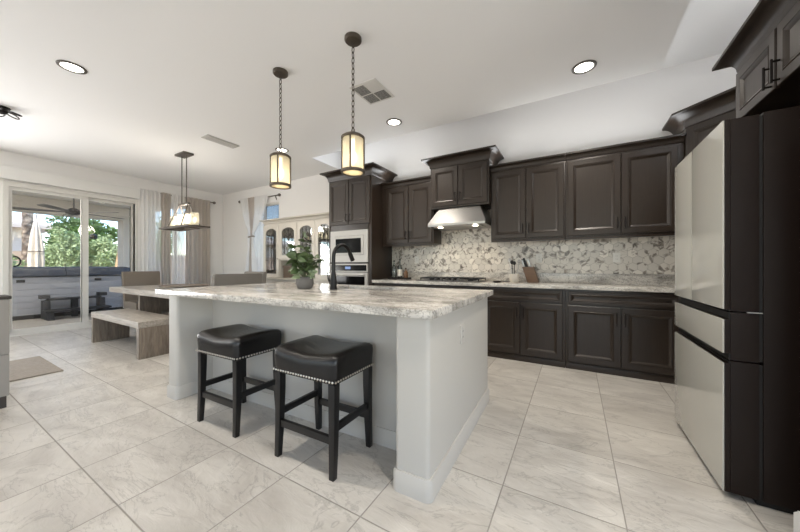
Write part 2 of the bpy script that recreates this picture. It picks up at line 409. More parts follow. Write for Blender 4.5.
h = MB(); h.tube([(XF + .01, DY0 + .10 + .075 * math.sin(a), 1.20 - .085 * math.cos(a)) for a in [PI * i / 12 for i in range(13)]], .011); h.build('door_handle', M['black'], door)
# long valance box over the door
o = bx('trim_1', M['white'], None, XF, XF + .10, .2, 2.62, 2.50, 2.70, bevel=.006); o['kind'] = 'structure'
o = bx('trim_2', M['frame'], None, XF + .005, XF + .13, DY0, DY1, .001, .012); o['kind'] = 'structure'

# ------------------------------------------------------------------ kitchen cabinetry
def door_mesh(w, h, t=.02, st=.058, M_=None, mb=None):
    """raised-frame door in local coords: x 0..w, z 0..h, front towards -y, back on y=0"""
    mb = mb or MB()
    def ring(o, y): return [(o, y, o), (w - o, y, o), (w - o, y, h - o), (o, y, h - o)]
    st = min(st, w * .3, h * .3)
    rs = [ring(0, 0), ring(0, -t + .004), ring(.004, -t), ring(st - .004, -t), ring(st, -t + .003), ring(st + .005, -t - .001), ring(st + .010, -t + .001), ring(st + .028, -t + .012), ring(st + .032, -t + .012)]
    if M_ is not None: rs = [[tuple(M_ @ Vector(p)) for p in r] for r in rs]
    mb.rings(rs); return mb
def pull_mesh(L, vertical=True, M_=None):
    mb = MB(); s = .03; r = .0055
    ax = (lambda t, y: (0, y, t)) if vertical else (lambda t, y: (t, y, 0))
    pts = [ax(-L / 2, 0), ax(-L / 2, -s)], [ax(L / 2, 0), ax(L / 2, -s)]
    for a, b_ in pts: mb.cyl(a, b_, r, n=8)
    mb.cyl(ax(-L / 2 - .012, -s), ax(L / 2 + .012, -s), r * 1.1, n=10)
    if M_ is not None: bmesh.ops.transform(mb.bm, matrix=M_, verts=mb.bm.verts)
    return mb
def put_door(parent, T, w, h, handle=None, name='door'):
    d = door_mesh(w, h, M_=T).build(name, M['cab'], parent, ang=20)
    if handle:
        hx, hz, vert, L = handle
        pull_mesh(L, vert, T @ Matrix.Translation((hx, -.02, hz))).build('handle', M['bronze'], d)
    return d
def crown(mb, poly_fn, z0, h, proj, steps=7):
    """poly_fn(o) -> outline grown outward by o"""
    rs = [[(x, y, z0) for x, y in poly_fn(.006)]]
    for i in range(steps + 1):
        a = i / steps
        o = .012 + (proj - .02) * (1 - math.cos(a * PI / 2)); z = z0 + .012 + (h - .035) * math.sin(a * PI / 2)
        rs.append([(x, y, z) for x, y in poly_fn(o)])
    rs.append([(x, y, z0 + h - .02) for x, y in poly_fn(proj)]); rs.append([(x, y, z0 + h) for x, y in poly_fn(proj)])
    mb.rings(rs); return mb
TR = Matrix.Translation

def upper_cabinet(label, x0, x1, yf, z0, z1, doors, zd0, zd1, cz, ch, cp, ret=(True, True), yb=YB - .002, hl=.10, group=None, handle_low=True, rail=True):
    t = thing('wall_cabinet', label, 'cabinet', ((x0 + x1) / 2, yb, z0), group=group)
    L = Matrix.Translation((-(x0 + x1) / 2, -yb, -z0))
    mb = MB(); mb.box(x0, x1, yf, yb, z0, z1, M=L); mb.build('carcass', M['cab'], t, bevel=.0015)
    if rail:
        mb = MB(); mb.box(x0 + .002, x1 - .002, yf - .006, yf + .02, z0 - .022, z0 - .001, M=L); mb.build('light_rail', M['cab'], t, bevel=.004)
    for i, (a, b_) in enumerate(doors):
        hx = (b_ - a - .03) if i % 2 == 0 else .03
        put_door(t, L @ TR((a, yf - .001, zd0)), b_ - a, zd1 - zd0, (hx, .035 + hl / 2 + .03, True, hl))
    lo, ro = (1 if ret[0] else 0), (1 if ret[1] else 0)
    mb = MB(); crown(mb, lambda o: [(x0 - o * lo, yb), (x0 - o * lo, yf - o), (x1 + o * ro, yf - o), (x1 + o * ro, yb)], cz, ch, cp)
    bmesh.ops.transform(mb.bm, matrix=L, verts=mb.bm.verts); mb.build('crown_molding', M['cab'], t)
    return t
G = 'espresso wall cabinets on the range wall'
upper_cabinet('dark brown two-door wall cabinet just right of the range hood cabinet', -.962, -.098, 4.05, 1.46, 2.37, [(-.952, -.537), (-.525, -.115)], 1.48, 2.345, 2.372, .075, .05, (False, False), group=G)
upper_cabinet('dark brown two-door wall cabinet over the counter, ending behind the refrigerator', -.096, .95, 4.05, 1.46, 2.37, [(-.073, .43), (.437, .90)], 1.48, 2.345, 2.372, .075, .05, (False, False), group=G)
upper_cabinet('dark brown two-door wall cabinet between the oven tower and the range hood', -2.695, -1.795, 4.05, 1.46, 2.37, [(-2.60, -2.21), (-2.20, -1.815)], 1.48, 2.345, 2.372, .075, .05, (False, False), group=G)
upper_cabinet('short raised dark cabinet directly above the stainless range hood', -1.793, -.964, 3.95, 1.935, 2.53, [(-1.765, -1.385), (-1.375, -.985)], 1.96, 2.50, 2.515, .128, .105, group=G, rail=False)
# diagonal corner cabinet
Lp, Rp = Vector((.953, 4.02, 0)), Vector((1.243, 3.73, 0))
t = thing('corner_wall_cabinet', 'dark diagonal corner cabinet with tall crown, rising behind the refrigerator top', 'cabinet', (1.3, 4.1, 1.46))
Lm = TR((-1.3, -4.1, -1.46))
poly = [(.953, YB - .002), (.953, 4.02), (1.243, 3.73), (XR - .002, 3.73), (XR - .002, YB - .002)]
mb = MB(); mb.prism(poly, 1.46, 2.52, Lm); mb.build('carcass', M['cab'], t)
dl = (Rp - Lp).length
T = Lm @ TR((Lp.x, Lp.y, 1.48)) @ Matrix.Rotation(-PI / 4, 4, 'Z') @ TR((.02, -.001, 0))
put_door(t, T, dl - .04, 1.01, (.03, .12, True, .1))
k45 = math.tan(PI / 8)
mb = MB(); crown(mb, lambda o: [(.953 - o, YB - .002), (.953 - o, 4.02 - o * k45), (1.243 - o * k45, 3.73 - o), (XR - .002, 3.73 - o), (XR - .002, YB - .002)], 2.50, .15, .115)
bmesh.ops.transform(mb.bm, matrix=Lm, verts=mb.bm.verts); mb.build('crown_molding', M['cab'], t)
# cabinet above the fridge (faces -x)
fy0, fy1, fxf = 1.935, 2.87, .95
t = thing('wall_cabinet', 'deep dark two-door cabinet hung above the refrigerator', 'cabinet', (1.3, 2.4, 2.11))
Lm = TR((-1.3, -2.4, -2.11))
mb = MB(); mb.box(fxf, XR - .002, fy0, fy1, 2.09, 2.44, M=Lm); mb.build('carcass', M['cab'], t, bevel=.0015)
RZ = Matrix.Rotation(-PI / 2, 4, 'Z')      # local +x -> world -y ; local -y -> world -x
put_door(t, Lm @ TR((fxf - .001, fy1 - .004, 2.082)) @ RZ, .452, .325, (.452 - .03, .075, True, .10))
put_door(t, Lm @ TR((fxf - .001, fy1 - .474, 2.082)) @ RZ, .452, .325, (.03, .075, True, .10))
mb = MB(); crown(mb, lambda o: [(XR - .002, fy1 + o), (fxf - o, fy1 + o), (fxf - o, fy0), (XR - .002, fy0)], 2.415, .12, .105)
bmesh.ops.transform(mb.bm, matrix=Lm, verts=mb.bm.verts); mb.build('crown_molding', M['cab'], t)
# fridge surround side panel
bx_ = bx('cabinet_side_panel', M['cab'], None, .97, XR - .002, 2.875, 2.895, 0, 2.41); tag(bx_, 'tall dark panel closing the far side of the refrigerator niche', 'cabinet panel')

# base cabinets
def base_cabinet(label, x0, x1, doors, drawers, yf=3.79, yb=YB - .002, group='espresso base cabinets under the range wall counter'):
    t = thing('base_cabinet', label, 'cabinet', ((x0 + x1) / 2, yb, 0), group=group)
    L = TR((-(x0 + x1) / 2, -yb, 0))
    mb = MB(); mb.box(x0, x1, yf, yb, 0, .868, M=L); mb.build('carcass', M['cab'], t, bevel=.0015)
    mb = MB(); mb.box(x0 + .001, x1 - .001, yf - .012, yf - .001, 0, .062, M=L); mb.build('toe_board', M['cab'], t, bevel=.003)
    for i, (a, b_) in enumerate(doors):
        hx = (b_ - a - .03) if i % 2 == 0 else .03
        put_door(t, L @ TR((a, yf - .001, .085)), b_ - a, .61, (hx, .61 - .115, True, .11))
    for a, b_, za, zb in drawers:
        d = door_mesh(b_ - a, zb - za, st=.03, M_=L @ TR((a, yf - .001, za))).build('drawer_front', M['cab'], t, ang=20)
        pull_mesh(.16, False, L @ TR(((a + b_) / 2, yf - .021, (za + zb) / 2))).build('handle', M['bronze'], d)
    return t
base_cabinet('dark base cabinet with one drawer and two doors, just past the island end', -1.012, -.092, [(-.997, -.565), (-.553, -.12)], [(-.997, -.12, .71, .85)])
base_cabinet('dark base cabinet with one wide drawer and two doors, beside the refrigerator', -.090, .99, [(-.066, .40), (.41, .86)], [(-.066, .86, .71, .85)])
base_cabinet('dark base cabinet under the gas cooktop', -1.95, -1.014, [(-1.93, -1.49), (-1.478, -1.03)], [(-1.93, -1.03, .71, .85)])
base_cabinet('dark base cabinet next to the oven tower', -2.688, -1.952, [(-2.67, -2.325), (-2.313, -1.97)], [(-2.67, -1.97, .71, .85)])
# counter
t = thing('kitchen_worktop', 'long pale veined granite counter along the range wall', 'worktop', (-.55, 4.0, .87))
L = TR((.55, -4.0, -.87))
mb = MB(); mb.box(-2.69, XR - .002, 3.755, YB - .002, .87, .912, M=L); mb.build('slab', M['granite'], t, bevel=.004)
mb = MB(); mb.box(-2.69, XR - .002, YB - .022, YB - .002, .913, 1.03, M=L); mb.build('upstand', M['granite'], t, bevel=.002)
# hex backsplash: one mesh
def backsplash():
    bm = bmesh.new(); lay = bm.loops.layers.color.new('tile_random')
    X0, X1, Z0, Z1 = -2.69, XR - .004, 1.032, 1.925; w = .092; r = w / math.sqrt(3); g = .0021; y = YB - .009
    row = 0; z = Z0
    while z < Z1 + r:
        x = X0 + (w / 2 if row % 2 else 0)
        while x < X1 + w:
            hood = -1.79 < x < -.97
            top = Z1 if hood else 1.455
            pts = []
            for k in range(6):
                a = PI / 6 + k * PI / 3
                pts.append((min(max(x + (r - g) * math.cos(a), X0), X1), min(max(z + (r - g) * math.sin(a), Z0), top)))
            q = []
            for p in pts:
                if not q or (abs(p[0] - q[-1][0]) + abs(p[1] - q[-1][1]) > 1e-4): q.append(p)
            if len(q) > 2 and abs(q[0][0] - q[-1][0]) + abs(q[0][1] - q[-1][1]) < 1e-4: q.pop()
            ar = abs(sum(q[i][0] * q[(i + 1) % len(q)][1] - q[(i + 1) % len(q)][0] * q[i][1] for i in range(len(q)))) if len(q) > 2 else 0
            if ar > 2e-4:
                f = bm.faces.new([bm.verts.new((px, y, pz)) for px, pz in q])
                c = (R.random(), R.random(), R.random(), 1)
                e = bmesh.ops.extrude_face_region(bm, geom=[f])
                vv = [v for v in e['geom'] if isinstance(v, bmesh.types.BMVert)]
                for v in vv: v.co.y += .004
                for ff in {ff for v in vv for ff in v.link_faces} | {f}:
                    for lp in ff.loops: lp[lay] = c
            x += w
        row += 1; z += r * 1.5
    bmesh.ops.recalc_face_normals(bm, faces=bm.faces)
    me = bpy.data.meshes.new('tile_field'); bm.to_mesh(me); bm.free(); me.materials.append(M['hex'])
    t = thing('tile_backsplash', 'marble hexagon tile backsplash between the counter and wall cabinets', 'backsplash', (0, 0, 0))
    o = bpy.data.objects.new('tile_field', me); COL.objects.link(o); o.parent = t
    mb = MB(); mb.box(-2.69, XR - .003, YB - .0055, YB - .002, 1.031, 1.456); mb.box(-1.79, -.966, YB - .0055, YB - .002, 1.456, 1.925); mb.build('grout_bed', M['grout'], t)
backsplash()
def outlet(label, loc, rz, w=.072, h=.115, group=None, mat=None):
    t = thing('wall_outlet', label, 'outlet', loc, rz, group or 'wall outlets in the kitchen')
    mb = MB(); mb.box(-w / 2, w / 2, -.006, 0, -h / 2, h / 2); mb.build('cover_plate', mat or M['plastic'], t, bevel=.002)
    mb = MB(); mb.box(-.017, .017, -.0075, -.0062, -.034, .034); s = mb.build('receptacle', mat or M['plastic'], t, bevel=.0005)
    for zz in (-.018, .018):
        for xx in (-.00675, .00675):
            mb = MB(); mb.box(xx - .00125, xx + .00125, -.0082, -.0076, zz - .005, zz + .005); mb.build('slot', M['slot'], s)
    return t
outlet('white outlet in the hexagon tile near the refrigerator', (.425, YB - .010, 1.225), 0)
outlet('white outlet in the hexagon tile behind the knife block', (-.41, YB - .010, 1.225), 0)
outlet('white outlet in the hexagon tile near the oven tower bottles', (-2.22, YB - .010, 1.225), 0)

# oven tower
tx0, tx1, tf = -3.575, -2.70, 3.76
t = thing('oven_cabinet', 'tall dark cabinet tower holding the microwave and wall oven', 'cabinet', ((tx0 + tx1) / 2, YB - .002, 0))
L = TR((-(tx0 + tx1) / 2, -(YB - .002), 0))
mb = MB()
mb.box(tx0, tx0 + .045, tf, YB - .002, 0, 2.54, M=L); mb.box(tx1 - .06, tx1, tf, YB - .002, 0, 2.54, M=L); mb.box(tx0 + .045, tx1 - .06, YB - .03, YB - .002, 0, 2.54, M=L)
mb.box(tx0 + .045, tx1 - .06, tf, YB - .03, 1.70, 2.54, M=L); mb.box(tx0 + .045, tx1 - .06, tf, YB - .03, 0, .42, M=L); mb.box(tx0 + .045, tx1 - .06, tf + .03, YB - .03, 1.165, 1.185, M=L)
mb.build('carcass', M['cab'], t, bevel=.0012)
put_door(t, L @ TR((tx0 + .02, tf - .001, 1.79)), .41, .72, (.38, .11, True, .1)); put_door(t, L @ TR((tx0 + .44, tf - .001, 1.79)), .41, .72, (.03, .11, True, .1))
d = door_mesh(.83, .30, st=.05, M_=L @ TR((tx0 + .022, tf - .001, .09))).build('drawer_front', M['cab'], t, ang=20)
pull_mesh(.16, False, L @ TR((tx0 + .437, tf - .021, .24))).build('handle', M['bronze'], d)
mb = MB(); crown(mb, lambda o: [(tx0 - o, YB - .002), (tx0 - o, tf - o), (tx1 + o, tf - o), (tx1 + o, YB - .002)], 2.53, .14, .11)
bmesh.ops.transform(mb.bm, matrix=L, verts=mb.bm.verts); mb.build('crown_molding', M['cab'], t)
# microwave
mx0, mx1 = tx0 + .047, tx1 - .062
t = thing('microwave', 'built-in stainless microwave with wide trim, above the wall oven', 'microwave', ((mx0 + mx1) / 2, tf, 1.187))
L = TR((-(mx0 + mx1) / 2, -tf, -1.187)); zt = 1.695
mb = MB(); mb.box(mx0, mx1, tf + .005, tf + .40, 1.187, zt, M=L); mb.build('body', M['fridge_gap'], t)
mb = MB()
a0, a1, b0, b1 = mx0 + .075, mx1 - .075, 1.187 + .115, zt - .085
mb.box(mx0, mx1, tf - .016, tf + .004, 1.187, b0, M=L); mb.box(mx0, mx1, tf - .016, tf + .004, b1, zt, M=L); mb.box(mx0, a0, tf - .016, tf + .004, b0, b1, M=L); mb.box(a1, mx1, tf - .016, tf + .004, b0, b1, M=L)
mb.build('trim_frame', M['steel_light'], t)
mb = MB(); mb.box(a0 + .004, a1 - .004, tf - .022, tf + .004, b0 + .004, b1 - .004, M=L); dr = mb.build('door', M['steel_light'], t, bevel=.002)
mb = MB(); mb.box(a0 + .045, a1 - .05, tf - .025, tf - .0225, b0 + .035, b1 - .045, M=L); mb.build('window', M['darkglass'], dr)
# wall oven
t = thing('wall_oven', 'built-in stainless wall oven with black control strip, below the microwave', 'oven', ((mx0 + mx1) / 2, tf, .421))
L = TR((-(mx0 + mx1) / 2, -tf, -.421))
mb = MB(); mb.box(mx0, mx1, tf + .005, tf + .5, .421, 1.163, M=L); mb.build('body', M['fridge_gap'], t)
mb = MB(); mb.box(mx0, mx1, tf - .02, tf + .004, 1.03, 1.16, M=L); cp = mb.build('control_panel', M['steel_light'], t, bevel=.002)
mb = MB(); mb.box(mx0 + .02, mx1 - .02, tf - .023, tf - .0205, 1.05, 1.14, M=L); dp = mb.build('control_glass', M['darkglass'], cp)
mb = MB(); mb.box((mx0 + mx1) / 2 - .06, (mx0 + mx1) / 2 + .05, tf - .0245, tf - .0235, 1.075, 1.115, M=L); mb.build('display', emit('oven_display', (.35, .55, 1, 1), .5, (.02, .02, .05, 1)), cp)
mb = MB(); mb.box(mx0, mx1, tf - .025, tf + .004, .425, 1.022, M=L); dr = mb.build('oven_door', M['steel_light'], t, bevel=.002)
mb = MB(); mb.box(mx0 + .05, mx1 - .05, tf - .028, tf - .0255, .50, .96, M=L); mb.build('window', M['darkglass'], dr)
mb = MB(); mb.cyl((mx0 + .03, tf - .07, .985), (mx1 - .03, tf - .07, .985), .012, n=12)
for xx in (mx0 + .06, mx1 - .06): mb.cyl((xx, tf - .024, .985), (xx, tf - .07, .985), .008, n=8)
bmesh.ops.transform(mb.bm, matrix=L, verts=mb.bm.verts); mb.build('door_handle', M['steel'], dr)

# range hood
t = thing('range_hood', 'stainless steel under-cabinet range hood over the cooktop', 'range hood', (-1.378, 4.0, 1.665))
hx0, hx1 = -1.775, -.982
L = TR((1.378, -4.0, -1.665))
mb = MB()
prof = [(YB - .01, 1.932), (3.965, 1.932), (3.955, 1.915), (3.83, 1.72), (3.815, 1.70), (3.815, 1.668), (YB - .01, 1.668)]
nseg = 10; rings = []
for i in range(nseg + 1):
    f = i / nseg; x = hx0 + (hx1 - hx0) * f
    tap = .035 * (1 if i == 0 else (-1 if i == nseg else 0))
    bow = .02 * math.sin(PI * f)
    rings.append([(x, y - (bow if y < 3.9 else 0), z) for y, z in prof])
mb.rings(rings)
# pull in the top corners so the canopy flares outwards and downwards
for v in mb.bm.verts:
    if v.co.z > 1.9: v.co.x = -1.378 + (v.co.x + 1.378) * .74
    elif v.co.z < 1.73: v.co.x = -1.378 + (v.co.x + 1.378) * (1.0)
bmesh.ops.transform(mb.bm, matrix=L, verts=mb.bm.verts); hb = mb.build('canopy', M['steel'], t)
mb = MB(); mb.box(-1.70, -1.06, 3.88, 4.25, 1.660, 1.667, M=L); mb.build('filter_panel', M['steel_light'], t)
lampm = emit('hood_lamp_lens', (1, .86, .66, 1), 14)
for xx in (-1.62, -1.13):
    mb = MB(); mb.lathe((xx, 3.90, 1.652), [(.0, 0), (.03, 0), (.034, .007)], 16, M=L); mb.build('lamp', lampm, t)
    ld = bpy.data.lights.new('hood_lamp', 'SPOT'); ld.energy = 7; ld.spot_size = 2.0; ld.spot_blend = .8; ld.color = (1, .84, .62); ld.shadow_soft_size = .03
    lo = bpy.data.objects.new('hood_lamp', ld); COL.objects.link(lo); lo.location = (xx, 3.90, 1.645); lo.rotation_euler = (math.radians(20), 0, 0)

# cooktop
M['cookdark'] = plain('dark_steel_cooktop', srgb(92, 90, 88), .35, .8)
t = thing('gas_cooktop', 'stainless gas cooktop with black grates set in the back counter', 'cooktop', (-1.5, 4.03, .913))
mb = MB(); mb.box(-.45, .45, -.235, .235, 0, .012); mb.build('cooktop_body', M['cookdark'], t, bevel=.004)
for gx in (-.285, 0, .285):
    mb = MB(); a, b_ = gx - .132, gx + .132
    for yy in (-.15, .20): mb.box(a, b_, yy - .008, yy + .008, .032, .05)
    for xx in (a, gx, b_): mb.box(xx - .008, xx + .008, -.15, .20, .034, .05)
    mb.box(a, b_, .02, .032, .038, .05)
    for xx in (a, b_):
        for yy in (-.15, .20): mb.box(xx - .006, xx + .006, yy - .006, yy + .006, .013, .036)
    mb.build('grate', M['black'], t)
for bxp, byp, br in ((-.285, .1, .04), (-.285, -.06, .035), (0, .03, .055), (.285, .1, .035), (.285, -.06, .04)):
    mb = MB(); mb.lathe((bxp, byp, .013), [(br, 0), (br, .014), (br * .8, .018), (br * .78, .022)], 16); mb.build('burner', M['black'], t)
for k in range(5):
    mb = MB(); mb.lathe((-.16 + .08 * k, -.195, .013), [(.022, 0), (.021, .02), (.017, .034)], 16); mb.build('knob', M['cookdark'], t)
# spoon rest
mb = MB(); mb.lathe((0, 0, 0), [(.035, 0), (.05, .008), (.058, .022), (.054, .022), (.045, .010), (.02, .006)], 20)
mb.box(.05, .16, -.012, .012, .012, .02)
o = mb.build('spoon_rest', M['bronze']); o.location = (-.86, 3.94, .913); tag(o, 'small dark spoon rest on the counter right of the cooktop', 'spoon rest')
# knife block
M['kwood'] = wood('walnut_block', srgb(84, 62, 44), srgb(108, 82, 60), .45, 5, (1, 1, 8), .05)
t = thing('knife_block', 'slanted wooden knife block with dark handles on the back counter', 'knife block', (-.53, 4.20, .913))
Tm = Matrix.Shear('XY', 4, (-.42, 0)) if False else Matrix(((1, 0, -.30, 0), (0, 1, 0, 0), (0, 0, 1, 0), (0, 0, 0, 1)))
mb = MB(); mb.box(.0, .135, -.055, .055, 0, .20, M=Tm); mb.build('block', M['kwood'], t, bevel=.004)
for i, (kx, ky) in enumerate(((.02, -.03), (.02, .03), (.05, -.03), (.05, .03), (.09, 0))):
    mb = MB(); mb.box(kx - .011, kx + .011, ky - .013, ky + .013, .201, .201 + (.085 + .015 * (i % 3)), M=Tm); mb.build('knife_handle', M['black'] if i % 4 else M['steel'], t, bevel=.003)
M['ribbed'] = plain('ribbed_pale_ceramic', srgb(196, 190, 180), .35)
t = thing('utensil_crock', 'pale ribbed crock of dark utensils left of the knife block', 'crock', (-.68, 4.10, .913))
mb = MB(); n = 48
rs = [[((r + (.002 if i % 2 else 0)) * math.cos(2 * PI * i / n), (r + (.002 if i % 2 else 0)) * math.sin(2 * PI * i / n), z) for i in range(n)] for r, z in ((.05, 0), (.056, .01), (.056, .11), (.05, .112), (.048, .02))]
mb.rings(rs); mb.build('crock_body', M['ribbed'], t)
for i, (a, ln) in enumerate(((0.3, .27), (1.7, .25), (2.9, .29), (4.4, .26))):
    mb = MB(); p0 = Vector((.02 * math.cos(a), .02 * math.sin(a), .025)); p1 = Vector((.06 * math.cos(a), .06 * math.sin(a), ln))
    mb.cyl(p0, p1, .005, n=8); mb.sphere(p1, .022, 10, 6, (1, .5, 1.2)); mb.build('utensil', M['black'] if i % 2 else M['steel'], t)
# bottles
M['bglass'] = thin_glass('pale_bottle_glass', (.62, .66, .64, 1), .12)
M['label'] = plain('paper_bottle_label', srgb(206, 202, 190), .7)
M['amber'] = plain('brown_liquid_glass', srgb(110, 82, 60), .12)
def bottle(label, x, y, h, r, mat, lab=False):
    t = thing('bottle', label, 'bottle', (x, y, .925), group='bottles on the dark counter tray')
    mb = MB(); mb.lathe((0, 0, 0), [(r * .9, 0), (r, .006), (r, h * .55), (r * .75, h * .66), (r * .34, h * .74), (r * .32, h * .93)], 16); mb.build('bottle_body', mat, t)
    mb = MB(); mb.lathe((0, 0, h * .931), [(r * .4, 0), (r * .4, h * .06), (r * .34, h * .07)], 12); mb.build('cap', M['black'], t)
    if lab:
        mb = MB(); mb.lathe((0, 0, h * .14), [(r + .001, 0), (r + .001, h * .33)], 20, cap=False); mb.build('paper_label', M['label'], t)
mb = MB(); mb.box(-.17, .17, -.08, .08, 0, .011); mb.box(-.17, .17, -.08, -.072, .011, .03); mb.box(-.17, .17, .072, .08, .011, .03); mb.box(-.17, -.162, -.072, .072, .011, .03); mb.box(.162, .17, -.072, .072, .011, .03)
o = mb.build('tray', M['bronze']); o.location = (-2.42, 4.14, .913); tag(o, 'low dark tray under the bottles by the oven tower', 'tray')
bottle('clear pale oil bottle leftmost on the dark tray', -2.52, 4.13, .29, .042, M['bglass'])
bottle('bottle with a white paper label in the middle of the dark tray', -2.405, 4.12, .31, .038, M['bglass'], True)
bottle('short brown bottle rightmost on the dark tray', -2.31, 4.14, .17, .036, M['amber'])

# ------------------------------------------------------------------ fridge
t = thing('refrigerator', 'large four-panel refrigerator with pale glass fronts and dark bronze sides', 'refrigerator', (1.05, 2.44, 0))
L = TR((-1.05, -2.44, 0)); y0, y1 = 2.05, 2.865; xd = .623
mb = MB(); mb.box(.755, 1.45, y0, y1, .03, 1.84, M=L); mb.build('case', M['fridge_side'], t, bevel=.006)
mb = MB(); mb.box(.74, 1.44, y0 + .02, y1 - .02, .0, .028, M=L); mb.build('base_grille', M['fridge_gap'], t)
def fdoor(nm, ya, yb, za, zb, zg0, zg1):
    """door box za..zb; the pale glass front covers zg0..zg1, the rest of the front is a black finger recess"""
    mb = MB(); mb.box(xd + .024, .742, ya, yb, za, zb, M=L); mb.box(xd + .004, xd + .0235, ya, yb, zg0, zg1, M=L); o = mb.build(nm, M['fridge_side'], t, bevel=.002)
    mb = MB(); mb.box(xd - .003, xd + .003, ya + .001, yb - .001, zg0 + .001, zg1 - .001, M=L); mb.build('glass_panel', M['fridge_panel'], o, bevel=.001)
    if zg1 < zb or zg0 > za:
        mb = MB()
        if zg1 < zb: mb.box(xd + .018, xd + .0235, ya + .001, yb - .001, zg1 + .001, zb, M=L)
        if zg0 > za: mb.box(xd + .018, xd + .0235, ya + .001, yb - .001, za, zg0 - .001, M=L)
        mb.build('finger_recess', M['fridge_gap'], o)
    mb = MB(); mb.box(.743, .754, ya + .006, yb - .006, za + .004, zb - .004, M=L); mb.build('gasket', M['fridge_gap'], o)
ym = 2.50
fdoor('fridge_door', y0, ym - .002, .908, 1.832, .915, 1.832); fdoor('fridge_door', ym + .002, y1, .908, 1.832, .915, 1.832)
fdoor('middle_drawer', y0, y1, .672, .902, .702, .868); fdoor('freezer_drawer', y0, y1, .032, .666, .032, .656)
mb = MB(); mb.box(.70, .752, y0 - .003, y0 + .004, .9025, .9075, M=L); mb.build('hinge', M['steel'], t)

# ------------------------------------------------------------------ island
t = thing('kitchen_island', 'large pale painted kitchen island body with stepped baseboard', 'island', (-1.8, 1.95, 0))
L = TR((1.8, -1.95, 0))
ix0, ix1, iy0, iy1, iyr = -3.045, -.598, 1.302, 2.56, 1.592
def rrect(x0, x1, y0, y1, r, n=5):
    out = []
    for cx, cy, a0 in ((x1 - r, y1 - r, 0), (x0 + r, y1 - r, PI / 2), (x0 + r, y0 + r, PI), (x1 - r, y0 + r, 1.5 * PI)):
        for i in range(n + 1): a = a0 + PI / 2 * i / n; out.append((cx + r * math.cos(a), cy + r * math.sin(a)))
    return out
mb = MB(); mb.prism(rrect(ix1 - .188, ix1, iy0, iy1, .022), 0, .876, L); mb.build('end_wall', M['island'], t)
mb = MB(); mb.prism(rrect(ix0, ix0 + .15, iy0, iy1, .022), 0, .876, L); mb.build('end_wall', M['island'], t)
mb = MB(); mb.box(ix0 + .151, ix1 - .189, iyr, iy1 - .02, 0, .62, M=L); mb.box(ix0 + .151, ix1 - .189, iyr, 2.08, .62, .876, M=L); mb.box(ix0 + .151, ix1 - .189, 2.56 - .05, iy1 - .02, .62, .876, M=L); mb.build('back_panel', M['island'], t)
def iboard(pts):
    o = baseboard('baseboard', pts, mat=M['island'], h=.105, t=.015); o.parent = t
    for v in o.data.vertices: v.co = L @ v.co
rr = .022
def arc(cx, cy, a0, a1, n=5): return [(cx + rr * math.cos(a0 + (a1 - a0) * i / n), cy + rr * math.sin(a0 + (a1 - a0) * i / n)) for i in range(n + 1)]
# right end wall: from recess inner corner, round the front and along the end (walking so that outside is on the left)
iboard([(ix1 - .002, iy1)][:0] + [(ix1, iy1 - .02)] + arc(ix1 - rr, iy0 + rr, 0, -PI / 2) + arc(ix1 - .188 + rr, iy0 + rr, -PI / 2, -PI) + [(ix1 - .188, iyr)])
iboard([(ix1 - .204, iyr), (ix0 + .166, iyr)])
iboard([(ix0 + .15, iyr)] + arc(ix0 + .15 - rr, iy0 + rr, 0, -PI / 2) + arc(ix0 + rr, iy0 + rr, -PI / 2, -PI) + [(ix0, iy1 - .02)])
outlet('pale outlet on the end wall of the island', (ix1 + .0005, 1.82, .70), PI / 2, mat=plain('greige_outlet_plastic', srgb(196, 192, 186), .4))
# island top with sink cut-out
SX0, SX1, SY0, SY1 = -2.02, -1.32, 2.12, 2.50
mb = MB(); bm = mb.bm
cx0, cx1, cy0, cy1 = -3.165, -.566, 1.255, 2.62
xs = [cx0, SX0, SX1, cx1]; ys = [cy0, SY0, SY1, cy1]
gv = [[[bm.verts.new((x, y, z)) for y in ys] for x in xs] for z in (.878, .92)]
for i in range(3):
    for j in range(3):
        if i == 1 and j == 1: continue
        for k in (0, 1): bm.faces.new((gv[k][i][j], gv[k][i + 1][j], gv[k][i + 1][j + 1], gv[k][i][j + 1]))
def side(a, b_): bm.faces.new((gv[0][a[0]][a[1]], gv[0][b_[0]][b_[1]], gv[1][b_[0]][b_[1]], gv[1][a[0]][a[1]]))
for i in range(3):
    side((i, 0), (i + 1, 0)); side((i, 3), (i + 1, 3)); side((0, i), (0, i + 1)); side((3, i), (3, i + 1))
for a, b_ in (((1, 1), (2, 1)), ((1, 2), (2, 2)), ((1, 1), (1, 2)), ((2, 1), (2, 2))): side(a, b_)
island_top = o = mb.build('island_worktop', M['granite'], bevel=.004); tag(o, 'pale veined granite slab covering the kitchen island', 'worktop')
# sink
mb = MB()
mb.rings([rr_ for rr_ in ([(x, y, .876) for x, y in rrect(SX0 - .004, SX1 + .004, SY0 - .004, SY1 + .004, .03)], [(x, y, .875) for x, y in rrect(SX0 + .008, SX1 - .008, SY0 + .008, SY1 - .008, .03)], [(x, y, .68) for x, y in rrect(SX0 + .012, SX1 - .012, SY0 + .012, SY1 - .012, .04)], [(x, y, .665) for x, y in rrect(SX0 + .04, SX1 - .04, SY0 + .04, SY1 - .04, .04)])], cap0=False)
o = mb.build('undermount_sink', plain('dark_composite_sink', srgb(70, 67, 64), .35)); tag(o, 'dark undermount sink let into the island top', 'sink')
